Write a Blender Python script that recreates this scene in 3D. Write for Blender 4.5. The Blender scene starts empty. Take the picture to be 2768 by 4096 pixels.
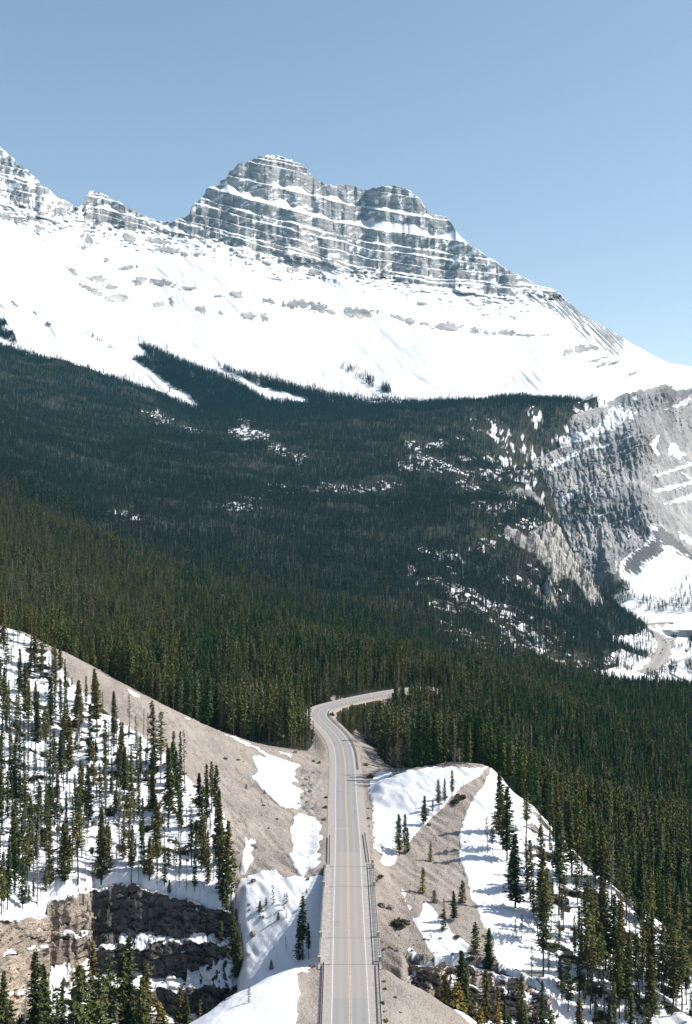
import bpy, math, random
import numpy as np
from mathutils import Vector, Matrix, Euler

scene = bpy.context.scene
COL = scene.collection
R = math.radians
rng = np.random.default_rng(11)
random.seed(11)

# ------------------------------------------------------------------ camera, sky, sun, exposure
F = 4500.0          # focal length in photo pixels (photo is 2768 x 4096)
CX, HY, HC = 1384.0, 2067.0, 95.0   # principal column, horizon row, camera height over the road
cam_d = bpy.data.cameras.new("camera")
cam_d.sensor_fit = 'VERTICAL'
cam_d.sensor_height = 36.0
cam_d.lens = 36.0 * F / 4096.0
cam_d.shift_y = (HY - 2048.0) / 4096.0
cam_d.clip_start = 1.0
cam_d.clip_end = 40000.0
cam = bpy.data.objects.new("camera", cam_d)
cam.location = (0, 0, HC)
cam.rotation_euler = (R(90), 0, 0)
COL.objects.link(cam)
scene.camera = cam

SUN_EL, SUN_AZ = R(46), R(88.5)       # azimuth from +Y (view direction) towards +X (right)
world = bpy.data.worlds.new("World")
scene.world = world
world.use_nodes = True
wn = world.node_tree.nodes
sky = wn.new('ShaderNodeTexSky')
sky.sky_type = 'NISHITA'
sky.sun_disc = False
sky.sun_elevation = SUN_EL
sky.sun_rotation = SUN_AZ
sky.altitude = 1700
sky.air_density = 1.0
sky.dust_density = 3.0
sky.ozone_density = 1.0
bg = wn['Background']
bg.inputs['Strength'].default_value = 0.15
tint = wn.new('ShaderNodeMix')      # the slightly grey spring air of the place
tint.data_type = 'RGBA'
tint.blend_type = 'MULTIPLY'
tint.inputs[0].default_value = 1.0
tint.inputs[7].default_value = (1.09, .99, .85, 1)
world.node_tree.links.new(sky.outputs['Color'], tint.inputs[6])
world.node_tree.links.new(tint.outputs[2], bg.inputs['Color'])
sun_d = bpy.data.lights.new("sun", 'SUN')
sun_d.energy = 4.8
sun_d.angle = R(0.5)
sun_d.color = (1.0, 0.955, 0.89)
sun = bpy.data.objects.new("sun", sun_d)
sv = Vector((math.sin(SUN_AZ) * math.cos(SUN_EL), math.cos(SUN_AZ) * math.cos(SUN_EL), math.sin(SUN_EL)))
sun.rotation_euler = sv.to_track_quat('Z', 'Y').to_euler()
COL.objects.link(sun)
scene.view_settings.view_transform = 'Standard'
scene.view_settings.look = 'None'
scene.view_settings.gamma = 1.0
scene.view_settings.use_curve_mapping = False
scene.view_settings.exposure = 0.52
scene.render.engine = 'CYCLES'
scene.cycles.max_bounces = 6
scene.cycles.diffuse_bounces = 1
scene.cycles.volume_bounces = 0
scene.cycles.transparent_max_bounces = 8

# ------------------------------------------------------------------ small maths helpers
_perm = rng.permutation(512)
_perm = np.concatenate([_perm, _perm, _perm])
_val = rng.random(2048) * 2 - 1

def noise3(x, y, z):
    x = np.asarray(x, float); y = np.asarray(y, float) + 0 * x; z = np.asarray(z, float) + 0 * x
    xi = np.floor(x).astype(np.int64); yi = np.floor(y).astype(np.int64); zi = np.floor(z).astype(np.int64)
    xf = x - xi; yf = y - yi; zf = z - zi
    u = xf * xf * xf * (xf * (xf * 6 - 15) + 10); v = yf * yf * yf * (yf * (yf * 6 - 15) + 10); w = zf * zf * zf * (zf * (zf * 6 - 15) + 10)
    def h(a, b, c):
        return _val[_perm[_perm[_perm[a & 511] + (b & 511)] + (c & 511)]]
    def lerp(t, a, b): return a + t * (b - a)
    return lerp(w, lerp(v, lerp(u, h(xi, yi, zi), h(xi + 1, yi, zi)), lerp(u, h(xi, yi + 1, zi), h(xi + 1, yi + 1, zi))),
                lerp(v, lerp(u, h(xi, yi, zi + 1), h(xi + 1, yi, zi + 1)), lerp(u, h(xi, yi + 1, zi + 1), h(xi + 1, yi + 1, zi + 1))))

def fbm(x, y, z=0.0, o=4, g=0.5):
    t = 0; a = 1.0; f = 1.0; n = 0
    for i in range(o):
        t = t + a * noise3(np.asarray(x) * f + 17.3 * i, np.asarray(y) * f + 5.1 * i, np.asarray(z) * f + 9.7 * i)
        n += a; a *= g; f *= 2.03
    return t / n * 1.6

def cells(u, v, seed=0, warp=.25):
    """blocky cell noise: (value of the block 0..1, distance to its nearest joint)"""
    u = u + warp * noise3(u * .9, v * .9, seed + .3); v = v + warp * noise3(u * .9 + 31, v * .9, seed + 7.3)
    iu = np.floor(u).astype(np.int64); iv = np.floor(v).astype(np.int64)
    d1 = np.full(u.shape, 9.0); d2 = np.full(u.shape, 9.0); val = np.zeros(u.shape)
    for a in (-1, 0, 1):
        for b in (-1, 0, 1):
            h = _perm[_perm[(iu + a + 57 * seed) & 511] + ((iv + b) & 511)]
            px = iu + a + .5 + .42 * _val[h]; py = iv + b + .5 + .42 * _val[(h + 97)]
            d = np.sqrt((u - px) ** 2 + (v - py) ** 2)
            near = d < d1
            d2 = np.where(near, d1, np.minimum(d2, d)); val = np.where(near, _val[(h + 211)], val); d1 = np.where(near, d, d1)
    return val * .5 + .5, d2 - d1
def ss(a, b, x):
    t = np.clip((x - a) / (b - a), 0, 1)
    return t * t * (3 - 2 * t)

def sdf(px, py, poly):
    """signed distance (positive inside) to a closed polygon"""
    px = np.asarray(px, float); py = np.asarray(py, float)
    P = np.asarray(poly, float)
    d2 = np.full(px.shape, 1e18); ins = np.zeros(px.shape, bool)
    for i in range(len(P)):
        ax, ay = P[i]; bx, by = P[(i + 1) % len(P)]
        ex, ey = bx - ax, by - ay
        t = np.clip(((px - ax) * ex + (py - ay) * ey) / (ex * ex + ey * ey + 1e-9), 0, 1)
        d2 = np.minimum(d2, (px - ax - t * ex) ** 2 + (py - ay - t * ey) ** 2)
        c = ((ay > py) != (by > py))
        if ey != 0:
            ins ^= c & (px < ex * (py - ay) / ey + ax)
    return np.where(ins, 1, -1) * np.sqrt(d2)

def polymask(px, py, poly, w, jit=None):
    """soft mask of a polygon, evaluated only near its box"""
    P = np.asarray(poly, float)
    out = np.zeros(px.shape)
    lo = P.min(0) - 3 * w - 12; hi = P.max(0) + 3 * w + 12
    m = (px > lo[0]) & (px < hi[0]) & (py > lo[1]) & (py < hi[1])
    if m.any():
        d = sdf(px[m], py[m], poly)
        if jit is not None: d = d + jit[m]
        out[m] = np.clip(0.5 + d / (2 * w), 0, 1)
    return out

def ellmask(px, py, cx, cy, rx, ry, ang=0, soft=0.35, jit=0):
    a = R(ang); dx = px - cx; dy = py - cy
    u = (dx * math.cos(a) + dy * math.sin(a)) / rx; v = (-dx * math.sin(a) + dy * math.cos(a)) / ry
    r = np.sqrt(u * u + v * v)
    return np.clip((1 - r + jit) / soft + 0.5, 0, 1)

class RBF:
    """thin, non overshooting interpolation of scattered heights"""
    def __init__(s, p, v, c=0.0, lin=True):
        p = np.asarray(p, float); v = np.asarray(v, float)
        s.p = p; n = len(p); s.c = c
        A = s.k(p[:, None, :] - p[None, :, :])
        A += np.eye(n) * 1e-6
        Q = np.c_[np.ones(n), p]
        M = np.block([[A, Q], [Q.T, np.zeros((3, 3))]])
        s.w = np.linalg.solve(M, np.r_[v, 0, 0, 0])
    def k(s, d):
        return -np.sqrt((d * d).sum(-1) + s.c * s.c)
    def __call__(s, a, b):
        sh = np.shape(a); q = np.c_[np.ravel(a), np.ravel(b)]
        out = np.empty(len(q))
        for i in range(0, len(q), 20000):
            z = q[i:i + 20000]
            out[i:i + 20000] = s.k(z[:, None, :] - s.p[None]) @ s.w[:-3] + s.w[-3] + z @ s.w[-2:]
        return out.reshape(sh)

def zof(py, Y): return HC - (py - HY) / F * Y
def xof(px, Y): return (px - CX) / F * Y
def W(px, py, Y): return (xof(px, Y), Y, zof(py, Y))

# ------------------------------------------------------------------ mesh / object helpers
def mesh_from(name, verts, faces, mat=None, smooth=False, attrs=None, uv=None):
    me = bpy.data.meshes.new(name)
    verts = np.asarray(verts, np.float32)
    if isinstance(faces, np.ndarray):
        nf, k = faces.shape
        me.vertices.add(len(verts)); me.vertices.foreach_set('co', verts.ravel())
        me.loops.add(nf * k); me.loops.foreach_set('vertex_index', faces.astype(np.int32).ravel())
        me.polygons.add(nf)
        me.polygons.foreach_set('loop_start', np.arange(0, nf * k, k, dtype=np.int32))
        me.update(calc_edges=True)
    else:
        me.from_pydata([tuple(map(float, v)) for v in verts], [], [tuple(f) for f in faces])
        me.update()
    if smooth:
        me.polygons.foreach_set('use_smooth', np.ones(len(me.polygons), bool))
    if attrs is not None:
        for k, a in attrs.items():
            at = me.attributes.new(k, 'FLOAT_COLOR', 'POINT')
            at.data.foreach_set('color', np.asarray(a, np.float32).ravel())
    if mat is not None:
        for m in (mat if isinstance(mat, (list, tuple)) else [mat]): me.materials.append(m)
    me.validate()
    return me

def obj(name, me, parent=None, loc=None, **props):
    o = bpy.data.objects.new(name, me)
    COL.objects.link(o)
    if parent is not None: o.parent = parent
    if loc is not None: o.location = loc
    for k, v in props.items(): o[k] = v
    return o

def thing(name, label, cat, loc=(0, 0, 0), rz=0.0, group=None):
    o = obj(name, None, None, loc, label=label, category=cat)
    o.empty_display_size = 0.3
    o.rotation_euler = (0, 0, rz)
    if group: o['group'] = group
    return o

def grid_faces(nr, nc):
    i = np.arange(nr * nc).reshape(nr, nc)
    return np.stack([i[:-1, :-1], i[:-1, 1:], i[1:, 1:], i[1:, :-1]], -1).reshape(-1, 4)

class MB:
    """collects simple shapes into one mesh"""
    def __init__(s): s.v = []; s.f = []
    def add(s, v, f):
        n = len(s.v); s.v += [tuple(p) for p in v]; s.f += [tuple(i + n for i in q) for q in f]
    def box(s, c, d, rz=0.0, m=None):
        cx, cy, cz = c; dx, dy, dz = d[0] / 2, d[1] / 2, d[2] / 2
        ca, sa = math.cos(rz), math.sin(rz); v = []
        for z in (-dz, dz):
            for x, y in ((-dx, -dy), (dx, -dy), (dx, dy), (-dx, dy)):
                v.append((cx + x * ca - y * sa, cy + x * sa + y * ca, cz + z))
        s.add(v, [(0, 3, 2, 1), (4, 5, 6, 7), (0, 1, 5, 4), (1, 2, 6, 5), (2, 3, 7, 6), (3, 0, 4, 7)])
    def tube(s, pts, rad, n=6):
        pts = [Vector(p) for p in pts]; k = len(pts); v = []; f = []
        for i, p in enumerate(pts):
            t = (pts[min(i + 1, k - 1)] - pts[max(i - 1, 0)]).normalized()
            a = t.cross(Vector((0, 0, 1)) if abs(t.z) < 0.9 else Vector((1, 0, 0))).normalized(); b = t.cross(a)
            r = rad[i] if isinstance(rad, (list, tuple)) else rad
            for j in range(n):
                w = 2 * math.pi * j / n
                v.append(p + (a * math.cos(w) + b * math.sin(w)) * r)
        for i in range(k - 1):
            for j in range(n):
                f.append((i * n + j, i * n + (j + 1) % n, (i + 1) * n + (j + 1) % n, (i + 1) * n + j))
        f.append(tuple(range(n))[::-1]); f.append(tuple((k - 1) * n + j for j in range(n)))
        s.add(v, f)
    def strip(s, prof, path, closed=False):
        """sweep a (side, up) profile along a path of (point, side-vector)"""
        n = len(prof); v = []; f = []
        for p, sd in path:
            for a, u in prof: v.append((p[0] + sd[0] * a, p[1] + sd[1] * a, p[2] + u))
        m = n if closed else n - 1
        for i in range(len(path) - 1):
            for j in range(m):
                f.append((i * n + j, i * n + (j + 1) % n, (i + 1) * n + (j + 1) % n, (i + 1) * n + j))
        if closed:
            f.append(tuple(range(n))); f.append(tuple((len(path) - 1) * n + j for j in range(n))[::-1])
        s.add(v, f)
    def mesh(s, name, mat, smooth=False): return mesh_from(name, s.v, s.f, mat, smooth)

# ------------------------------------------------------------------ materials
class NT:
    def __init__(s, name):
        s.m = bpy.data.materials.new(name); s.m.use_nodes = True
        s.t = s.m.node_tree; s.n = s.t.nodes; s.l = s.t.links
        s.p = s.n['Principled BSDF']; s.p.inputs['Specular IOR Level'].default_value = 0.2
    def node(s, typ, **kw):
        n = s.n.new(typ)
        for k, v in kw.items():
            if k in n.bl_rna.properties: setattr(n, k, v)
        return n
    def link(s, a, b): s.l.new(a, b)
    def noise(s, vec, scale, detail=4, rough=0.55):
        n = s.node('ShaderNodeTexNoise'); n.inputs['Scale'].default_value = scale
        n.inputs['Detail'].default_value = detail; n.inputs['Roughness'].default_value = rough
        if vec is not None: s.link(vec, n.inputs['Vector'])
        return n.outputs['Fac']
    def mapping(s, vec, scale, rot=(0, 0, 0)):
        n = s.node('ShaderNodeMapping'); n.inputs['Scale'].default_value = scale; n.inputs['Rotation'].default_value = rot
        s.link(vec, n.inputs['Vector']); return n.outputs['Vector']
    def math(s, op, a, b=None, clamp=False):
        n = s.node('ShaderNodeMath'); n.operation = op; n.use_clamp = clamp
        for i, q in enumerate((a, b)):
            if q is None: continue
            if isinstance(q, (int, float)): n.inputs[i].default_value = q
            else: s.link(q, n.inputs[i])
        return n.outputs[0]
    def ramp(s, fac, stops):
        n = s.node('ShaderNodeValToRGB'); e = n.color_ramp.elements
        while len(e) < len(stops): e.new(0.5)
        for q, (p, c) in zip(e, stops):
            q.position = p; q.color = (*c, 1) if len(c) == 3 else c
        s.link(fac, n.inputs['Fac']); return n.outputs['Color']
    def mix(s, fac, a, b, mode='MIX'):
        n = s.node('ShaderNodeMix'); n.data_type = 'RGBA'; n.blend_type = mode
        if isinstance(fac, (int, float)): n.inputs[0].default_value = fac
        else: s.link(fac, n.inputs[0])
        for i, q in ((6, a), (7, b)):
            if isinstance(q, tuple): n.inputs[i].default_value = (*q, 1) if len(q) == 3 else q
            else: s.link(q, n.inputs[i])
        return n.outputs[2]
    def smooth(s, v, a, b):
        n = s.node('ShaderNodeMapRange'); n.interpolation_type = 'SMOOTHSTEP'
        s.link(v, n.inputs[0]); n.inputs[1].default_value = a; n.inputs[2].default_value = b
        return n.outputs[0]
    def bump(s, h, strength, dist):
        n = s.node('ShaderNodeBump'); n.inputs['Strength'].default_value = strength; n.inputs['Distance'].default_value = dist
        s.link(h, n.inputs['Height']); s.link(n.outputs['Normal'], s.p.inputs['Normal'])
    def color(s, c): 
        if isinstance(c, tuple): s.p.inputs['Base Color'].default_value = (*c, 1)
        else: s.link(c, s.p.inputs['Base Color'])
    def rough(s, r): s.p.inputs['Roughness'].default_value = r

def flat_mat(name, c, rough=0.7, var=0.15, scale=3.0, metal=0.0):
    t = NT(name); o = t.node('ShaderNodeTexCoord').outputs['Object']
    n = t.noise(o, scale, 5)
    d = tuple(x * (1 - var * 1.6) for x in c); l = tuple(min(1, x * (1 + var)) for x in c)
    t.color(t.ramp(n, [(0.3, d), (0.7, l)])); t.rough(rough); t.p.inputs['Metallic'].default_value = metal
    return t.m

def terrain_mat(name, scree, rock, soil, size, snow_jit=0.5, strata=None, bump=0.6):
    """ground: gravel, bare rock, forest floor and lying snow, each where the mask attribute says it lies"""
    t = NT(name)
    geo = t.node('ShaderNodeNewGeometry'); pos = geo.outputs['Position']
    at = t.node('ShaderNodeAttribute'); at.attribute_name = 'mask'
    sep = t.node('ShaderNodeSeparateColor'); t.link(at.outputs['Color'], sep.inputs[0])
    snow, rk, so = sep.outputs[0], sep.outputs[1], sep.outputs[2]
    n1 = t.noise(pos, 1.0 / size, 6, 0.6); n2 = t.noise(pos, 5.0 / size, 5, 0.65); n3 = t.noise(pos, 0.16 / size, 4, 0.5)
    gv = t.math('ADD', t.math('MULTIPLY', n2, 0.6), t.math('MULTIPLY', n3, 0.4))
    cs = t.ramp(gv, [(0.34, tuple(c * 0.58 for c in scree)), (0.5, tuple(c * .97 for c in scree)), (0.66, tuple(c * 1.22 for c in scree))])
    if strata:
        mp = t.mapping(pos, strata)
        ns = t.noise(mp, 1.0, 6, 0.65)
        cr = t.ramp(t.math('ADD', t.math('MULTIPLY', ns, 0.65), t.math('MULTIPLY', n1, 0.35)),
                    [(0.32, tuple(c * 0.5 for c in rock)), (0.48, rock), (0.6, tuple(c * 1.3 for c in rock)), (0.75, (rock[0] * 1.35, rock[1] * 1.2, rock[2] * 1.0))])
    else:
        cr = t.ramp(n1, [(0.3, tuple(c * 0.5 for c in rock)), (0.5, rock), (0.7, tuple(c * 1.4 for c in rock))])
    cr = t.mix(1.0, cr, t.ramp(n3, [(.3, (.62, .62, .63)), (.55, (1, 1, 1)), (.75, (1.3, 1.26, 1.2))]), 'MULTIPLY')
    cso = t.ramp(n1, [(0.3, tuple(c * 0.6 for c in soil)), (0.65, tuple(c * 1.5 for c in soil))])
    j = t.math('MULTIPLY', t.math('SUBTRACT', t.math('ADD', t.math('MULTIPLY', n1, 0.5), t.math('MULTIPLY', n2, 0.5)), 0.5), snow_jit)
    fr = t.smooth(t.math('ADD', rk, j), 0.4, 0.6)
    fs = t.smooth(t.math('ADD', so, j), 0.35, 0.65)
    fw = t.smooth(t.math('ADD', snow, j), 0.46, 0.54)
    c = t.mix(fr, cs, cr); c = t.mix(fs, c, cso)
    snowc = t.ramp(n3, [(0.3, (0.64, 0.66, 0.69)), (0.7, (0.72, 0.73, 0.75))])
    c = t.mix(fw, c, snowc)
    t.color(c); t.rough(0.85)
    hb = t.math('MULTIPLY', t.math('ADD', n2, t.math('MULTIPLY', n1, 1.5)), t.math('SUBTRACT', 1.0, t.math('MULTIPLY', fw, 0.8)))
    t.bump(hb, bump, size * 0.35)
    return t.m
# ================================================================== GROUND
# each control point: (px, distance, height) ; V() gives the height that makes a photo pixel lie on the ground there
def V(px, py, Y): return (px, Y, zof(py, Y))
GC = [
 # near bank and the plateau the road comes over
 (1384,165,-.2),(1384,185,-.2),(1384,205,-.2),(1384,225,-.2),(1300,230,-.3),(1470,230,-.4),(1270,210,-.3),(1510,210,-.4),
 (1000,200,-1.6),V(757,4096,225),V(900,4005,230),V(1059,3919,235),V(1200,3884,237),V(1282,3872,238),(600,200,-5),(400,200,-14),(0,200,-22),(-400,200,-25),
 V(1524,3878,236),V(1689,3964,232),V(1900,4085,228),(1900,215,-6),(2100,215,-11),(2300,210,-15),(2768,205,-20),(3200,200,-22),(1650,215,-1.5),
 # canyon floor
 (1384,247,-21),(1384,256,-23),(1384,268,-18),(1384,285,-9),(1384,300,-2.5),(1200,250,-22),(1000,252,-27),(800,255,-31),(600,262,-36),
 (300,262,-37),(0,250,-35),(-400,240,-34),(757,240,-22),(900,243,-18),(1059,245,-14),(1200,246,-15),(600,280,-32),(720,283,-30),(850,280,-25),(450,284,-33),(300,280,-35),
 # snow gully left of the bridge
 V(983,3913,275),V(1174,3671,285.8),V(1270,3490,304),V(1000,3560,300),V(1050,3750,285),V(950,3650,295),V(1250,3850,272),(1150,268,-17.5),(960,266,-22),
 # rim over the dark cliffs and the hidden step below it
 V(600,3570,304),V(480,3555,305),V(720,3600,303),V(830,3640,300),V(920,3640,298),
 V(360,3567,300),V(185,3665,289),V(0,3670,272),V(-300,3700,262),
 # wooded snow slope and gravel spur on the left
 V(300,3450,315),V(0,3450,310),V(300,3200,350),V(0,3000,385),V(0,2750,435),V(100,2600,468),V(600,3300,340),V(600,3050,380),V(800,3450,318),V(800,3250,350),V(920,3450,315),V(900,3250,345),(-400,340,5),(-400,420,35),(-400,300,-3),
 V(102,2532,480),V(255,2608,470),V(382,2678,462),V(509,2755,455),V(636,2818,450),V(827,2907,450),V(942,2952,452),V(1100,2990,458),V(-300,2350,500),
 V(700,3000,395),V(900,3100,395),V(1000,3250,352),V(1100,3400,326),V(1150,3300,346),V(1100,3150,388),V(1200,3150,389),V(400,2830,440),V(550,2930,415),
 (102,525,28),(382,510,12),(636,500,5),(942,495,-4),(1200,500,-2.5),(1100,600,-6),(-300,570,43),(1250,440,-.3),(1255,400,-.3),(1270,360,-.3),
 # right: snow bank, gravel moraine, wooded snow slope
 V(1533,3123,390),V(1630,3083,385),V(1894,3068,380),V(1962,3069,385),(1600,412,3),(1750,405,5),(1962,405,5),(1650,440,-6),(1900,440,-8),(1962,460,-14),V(1750,3074,383),
 V(1500,3300,350),(1500,333,-2.2),V(1632,3410,330),V(1750,3250,355),V(1568,3505,312),V(1700,3550,305),V(1650,3700,285),V(1600,3850,268),V(1750,3830,268),V(1650,3250,357),
 V(1850,3300,345),V(1900,3600,300),V(2000,3750,280),V(2100,3880,267),V(1900,3800,270),V(1950,3860,264),V(1520,3620,295),V(1500,3520,308),
 (1500,255,-22),(1600,252,-25),(1700,250,-27),(1900,247,-29),(2150,244,-32),V(1650,3870,263),V(1750,3885,261.5),V(1850,3890,261.5),V(2050,3935,259.5),V(2160,3985,257),
 V(2250,4000,259),V(2400,3950,265),V(2400,3500,320),V(2768,4096,255),V(2768,3900,285),V(2600,3750,296),(2300,247,-26),(2500,244,-29),(2768,240,-33),(3200,240,-36),(3200,290,-29),(2400,225,-28),(2768,222,-30),
 V(2142,3234,370),V(2264,3377,355),V(2448,3540,335),V(2516,3594,330),V(2768,3790,318),(2142,395,-13),(2264,382,-20),(2448,366,-27),(2600,352,-33),(2768,350,-37),(3200,340,-45),
 # wooded bench right of and beyond the road
 (2300,420,-28),(2768,420,-44),(2768,700,-57),(2300,600,-46),(1900,550,-30),(1700,540,-20),(1600,470,-9),(1540,450,-4),(1530,480,-7),(1500,520,-11),(1500,560,-9),(1600,585,-7),(1700,605,-6),(1760,632,-3),(1850,645,-6),(1760,655,-4),(1420,525,-5),(3300,450,-60),(3300,700,-66),
 (1470,440,-1.0),(1480,400,-.3),(1450,420,-.3),(1475,370,-.3),
 (1384,665,-2),(1500,670,-3),(1650,690,-6),(1800,720,-18),V(2200,2830,900),(2500,850,-63),(2768,950,-70),(3300,1000,-70),(1900,880,-38),(2050,1050,-55),(2400,1080,-75),(2768,1080,-80),(2600,1010,-78),
 # valley floor with the frozen river
 (2300,1350,-100),(2500,1350,-117),(2768,1330,-118),(3300,1300,-118),(2550,1550,-118),(2768,1800,-118),(3300,1900,-118),(2600,2050,-118),(2768,2450,-118),(3300,2600,-118),(2560,2300,-118),(2480,2500,-117),(2480,1750,-116),(2768,3000,-112),(3300,3000,-112),(2600,2800,-112),
 # far wooded hillside
 V(1100,2690,660),V(700,2600,750),V(300,2450,800),V(0,2300,850),V(-450,2100,900),V(0,2010,1250),V(-450,1800,1300),V(300,2150,1200),V(700,2320,1150),V(1100,2550,1000),(1384,900,-8),(1700,950,-28),
 (0,1380,120),(300,1350,70),(700,1280,30),
 V(0,1880,1700),V(-450,1650,1800),V(0,1620,2600),V(0,1420,3250),V(-450,1300,3200),V(700,2000,1800),V(350,1960,1850),V(700,1750,2700),V(380,1530,3250),V(760,1645,3280),V(1250,1637,3300),V(1250,2000,2100),V(1250,2320,1500),
 V(1600,2450,1350),V(1600,2000,2200),V(1900,1990,2300),V(1900,2400,1500),V(1900,2630,1200),V(1750,1630,3350),V(2000,1625,3350),V(2300,1615,3260),V(2420,1600,3220),V(1900,1780,2800),
 V(2070,1745,2950),V(2250,1700,3080),V(2180,1915,2560),V(2100,1990,2330),V(2000,1985,2280),V(2190,2065,2200),V(2265,2180,2080),V(2090,2120,1960),V(2370,2430,1900),V(2300,2480,1650),V(2180,2480,1500),V(2480,2540,1800),V(2540,2620,1640),V(2150,2640,1260),V(2350,2640,1400),V(2260,2680,1290),
 # behind the edge of the hill it falls away to the foot of the big wall
 (2200,2620,60),(2300,2350,-40),(2300,2600,-60),(2430,2150,-110),(2100,2420,90),(2250,2900,60),(2400,3000,0),(2480,3150,150),(2600,3250,100),(2420,2600,-90),
 (1384,3700,560),(0,3700,760),(700,3700,620),(2300,3700,430),(2768,3600,200),(3300,3600,150),
]
gp = np.array([((c[0] - CX) / F, math.log(c[1])) for c in GC])
gv = np.array([c[2] / c[1] for c in GC])
gfit = RBF(gp, gv, c=0.006)
PXS = np.arange(-520, 3321, 4.5)
WS = np.concatenate([np.arange(math.log(165), math.log(520), 0.0026), np.arange(math.log(520), math.log(3650), 0.0042)])
YS = np.exp(WS)
gPX, gY = np.meshgrid(PXS, YS)
_cx = PXS[::3]; _cw = WS[::2]
_a, _b = np.meshgrid((_cx - CX) / F, _cw)
_s = gfit(_a, _b)
# refine the coarse evaluation to the full grid
_s = np.stack([np.interp(PXS, _cx, r) for r in _s])
_s = np.stack([np.interp(WS, _cw, _s[:, j]) for j in range(len(PXS))], 1)
gZ = _s * gY
gX = xof(gPX, gY)

# ------------------------------------------------------------------ road centre line (x, y), flat at z = 0
RC = [(.8,160),(.9,190),(.85,211),(.75,240),(.6,270),(.55,300),(.5,333),(.1,370),(-.1,400),(-.3,428),(-.9,454),(-2.3,473),(-4.6,490),(-8.0,508),(-10.9,522),(-12.9,535),
      (-13.1,547),(-11.2,559.5),(-6.8,569),(-1.2,577.5),(6,588),(14,598),(23,608),(33,617),(43,624.5)]
def smooth_path(pts, step):
    pts = [Vector((*p, 0)) for p in pts]; out = []
    P = [pts[0] * 2 - pts[1]] + pts + [pts[-1] * 2 - pts[-2]]
    for i in range(1, len(P) - 2):
        n = max(2, int((P[i + 1] - P[i]).length / step))
        for k in range(n):
            t = k / n
            out.append(0.5 * ((2 * P[i]) + (P[i + 1] - P[i - 1]) * t + (2 * P[i - 1] - 5 * P[i] + 4 * P[i + 1] - P[i + 2]) * t * t + (3 * P[i] - P[i - 1] - 3 * P[i + 1] + P[i + 2]) * t ** 3))
    out.append(P[-2]); return np.array([(p.x, p.y) for p in out])
RP = smooth_path(RC, 1.5)
RT = np.gradient(RP, axis=0); RT /= np.linalg.norm(RT, axis=1)[:, None]
RN = np.c_[RT[:, 1], -RT[:, 0]]            # to the right of travel
RL = np.r_[0, np.cumsum(np.linalg.norm(np.diff(RP, axis=0), axis=1))]
def at_road(y):
    """first path index whose y reaches the value"""
    return int(np.argmax(RP[:, 1] >= y))
def seg_dist(X, Y, P, box):
    d = np.full(X.shape, 1e3)
    m = (X > P[:, 0].min() - box) & (X < P[:, 0].max() + box) & (Y > P[:, 1].min() - box) & (Y < P[:, 1].max() + box)
    q = np.c_[X[m], Y[m]]; dd = np.full(len(q), 1e6)
    for i in range(0, len(P) - 1, 2):
        a = P[i]; b = P[min(i + 2, len(P) - 1)]; e = b - a
        t = np.clip(((q - a) @ e) / (e @ e), 0, 1)
        dd = np.minimum(dd, np.linalg.norm(q - a - t[:, None] * e, axis=1))
    d[m] = dd
    return d
rd = seg_dist(gX, gY, RP, 30)
onbridge = ss(236, 239.5, gY) * (1 - ss(304, 307, gY))

# valley road, far right
VRC_px = [(2440,2712,0),(2526,2698,0),(2568,2687,0),(2601,2674,0),(2625,2653,0),(2643,2626,0),(2657,2597,0),(2660,2576,0),(2648,2555,0),(2622,2537,0),(2592,2522,0),(2573,2511,0),(2570,2504,0),(2590,2497,0),(2628,2492,0),(2687,2489,0),(2768,2486,0),(2900,2483,0)]
VZ = -117.0
VRC = []
for a, b, c in VRC_px:
    Y = F * (HC - VZ) / (b - HY); VRC.append((xof(a, Y), Y))
VP = smooth_path(VRC, 6)
vd = seg_dist(gX, gY, VP, 80)

# ------------------------------------------------------------------ masks: where snow lies, rock shows, forest stands
Z8 = lambda pts: [(900 + x / 1.571, 3200 + y / 1.571) for x, y in pts]
Z5 = lambda pts: [(1000 + x / 1.7456, 2550 + y / 1.7456) for x, y in pts]
Z6 = lambda pts: [(x / 1.571, 2500 + y / 1.571) for x, y in pts]
Z9 = lambda pts: [(1700 + x / 1.471, 3200 + y / 1.471) for x, y in pts]
Z3 = lambda pts: [(1700 + x / 1.471, 1500 + y / 1.471) for x, y in pts]
ZL = lambda pts: [(900 + x / 3.142, 2900 + y / 3.142) for x, y in pts]
LSLOPE = Z6([(-900,-400),(0,-60),(60,20),(170,60),(250,130),(330,190),(390,280),(450,350),(520,430),(600,470),(690,560),(760,620),(880,680),(1000,790),(1120,880),(1210,1000),(1330,1080),(1400,1150),(1430,1250),(1450,1400),(1470,1571),(1490,1800),(1300,1900),(900,1760),(500,1700),(250,1900),(0,1900),(-900,1900)])
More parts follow.
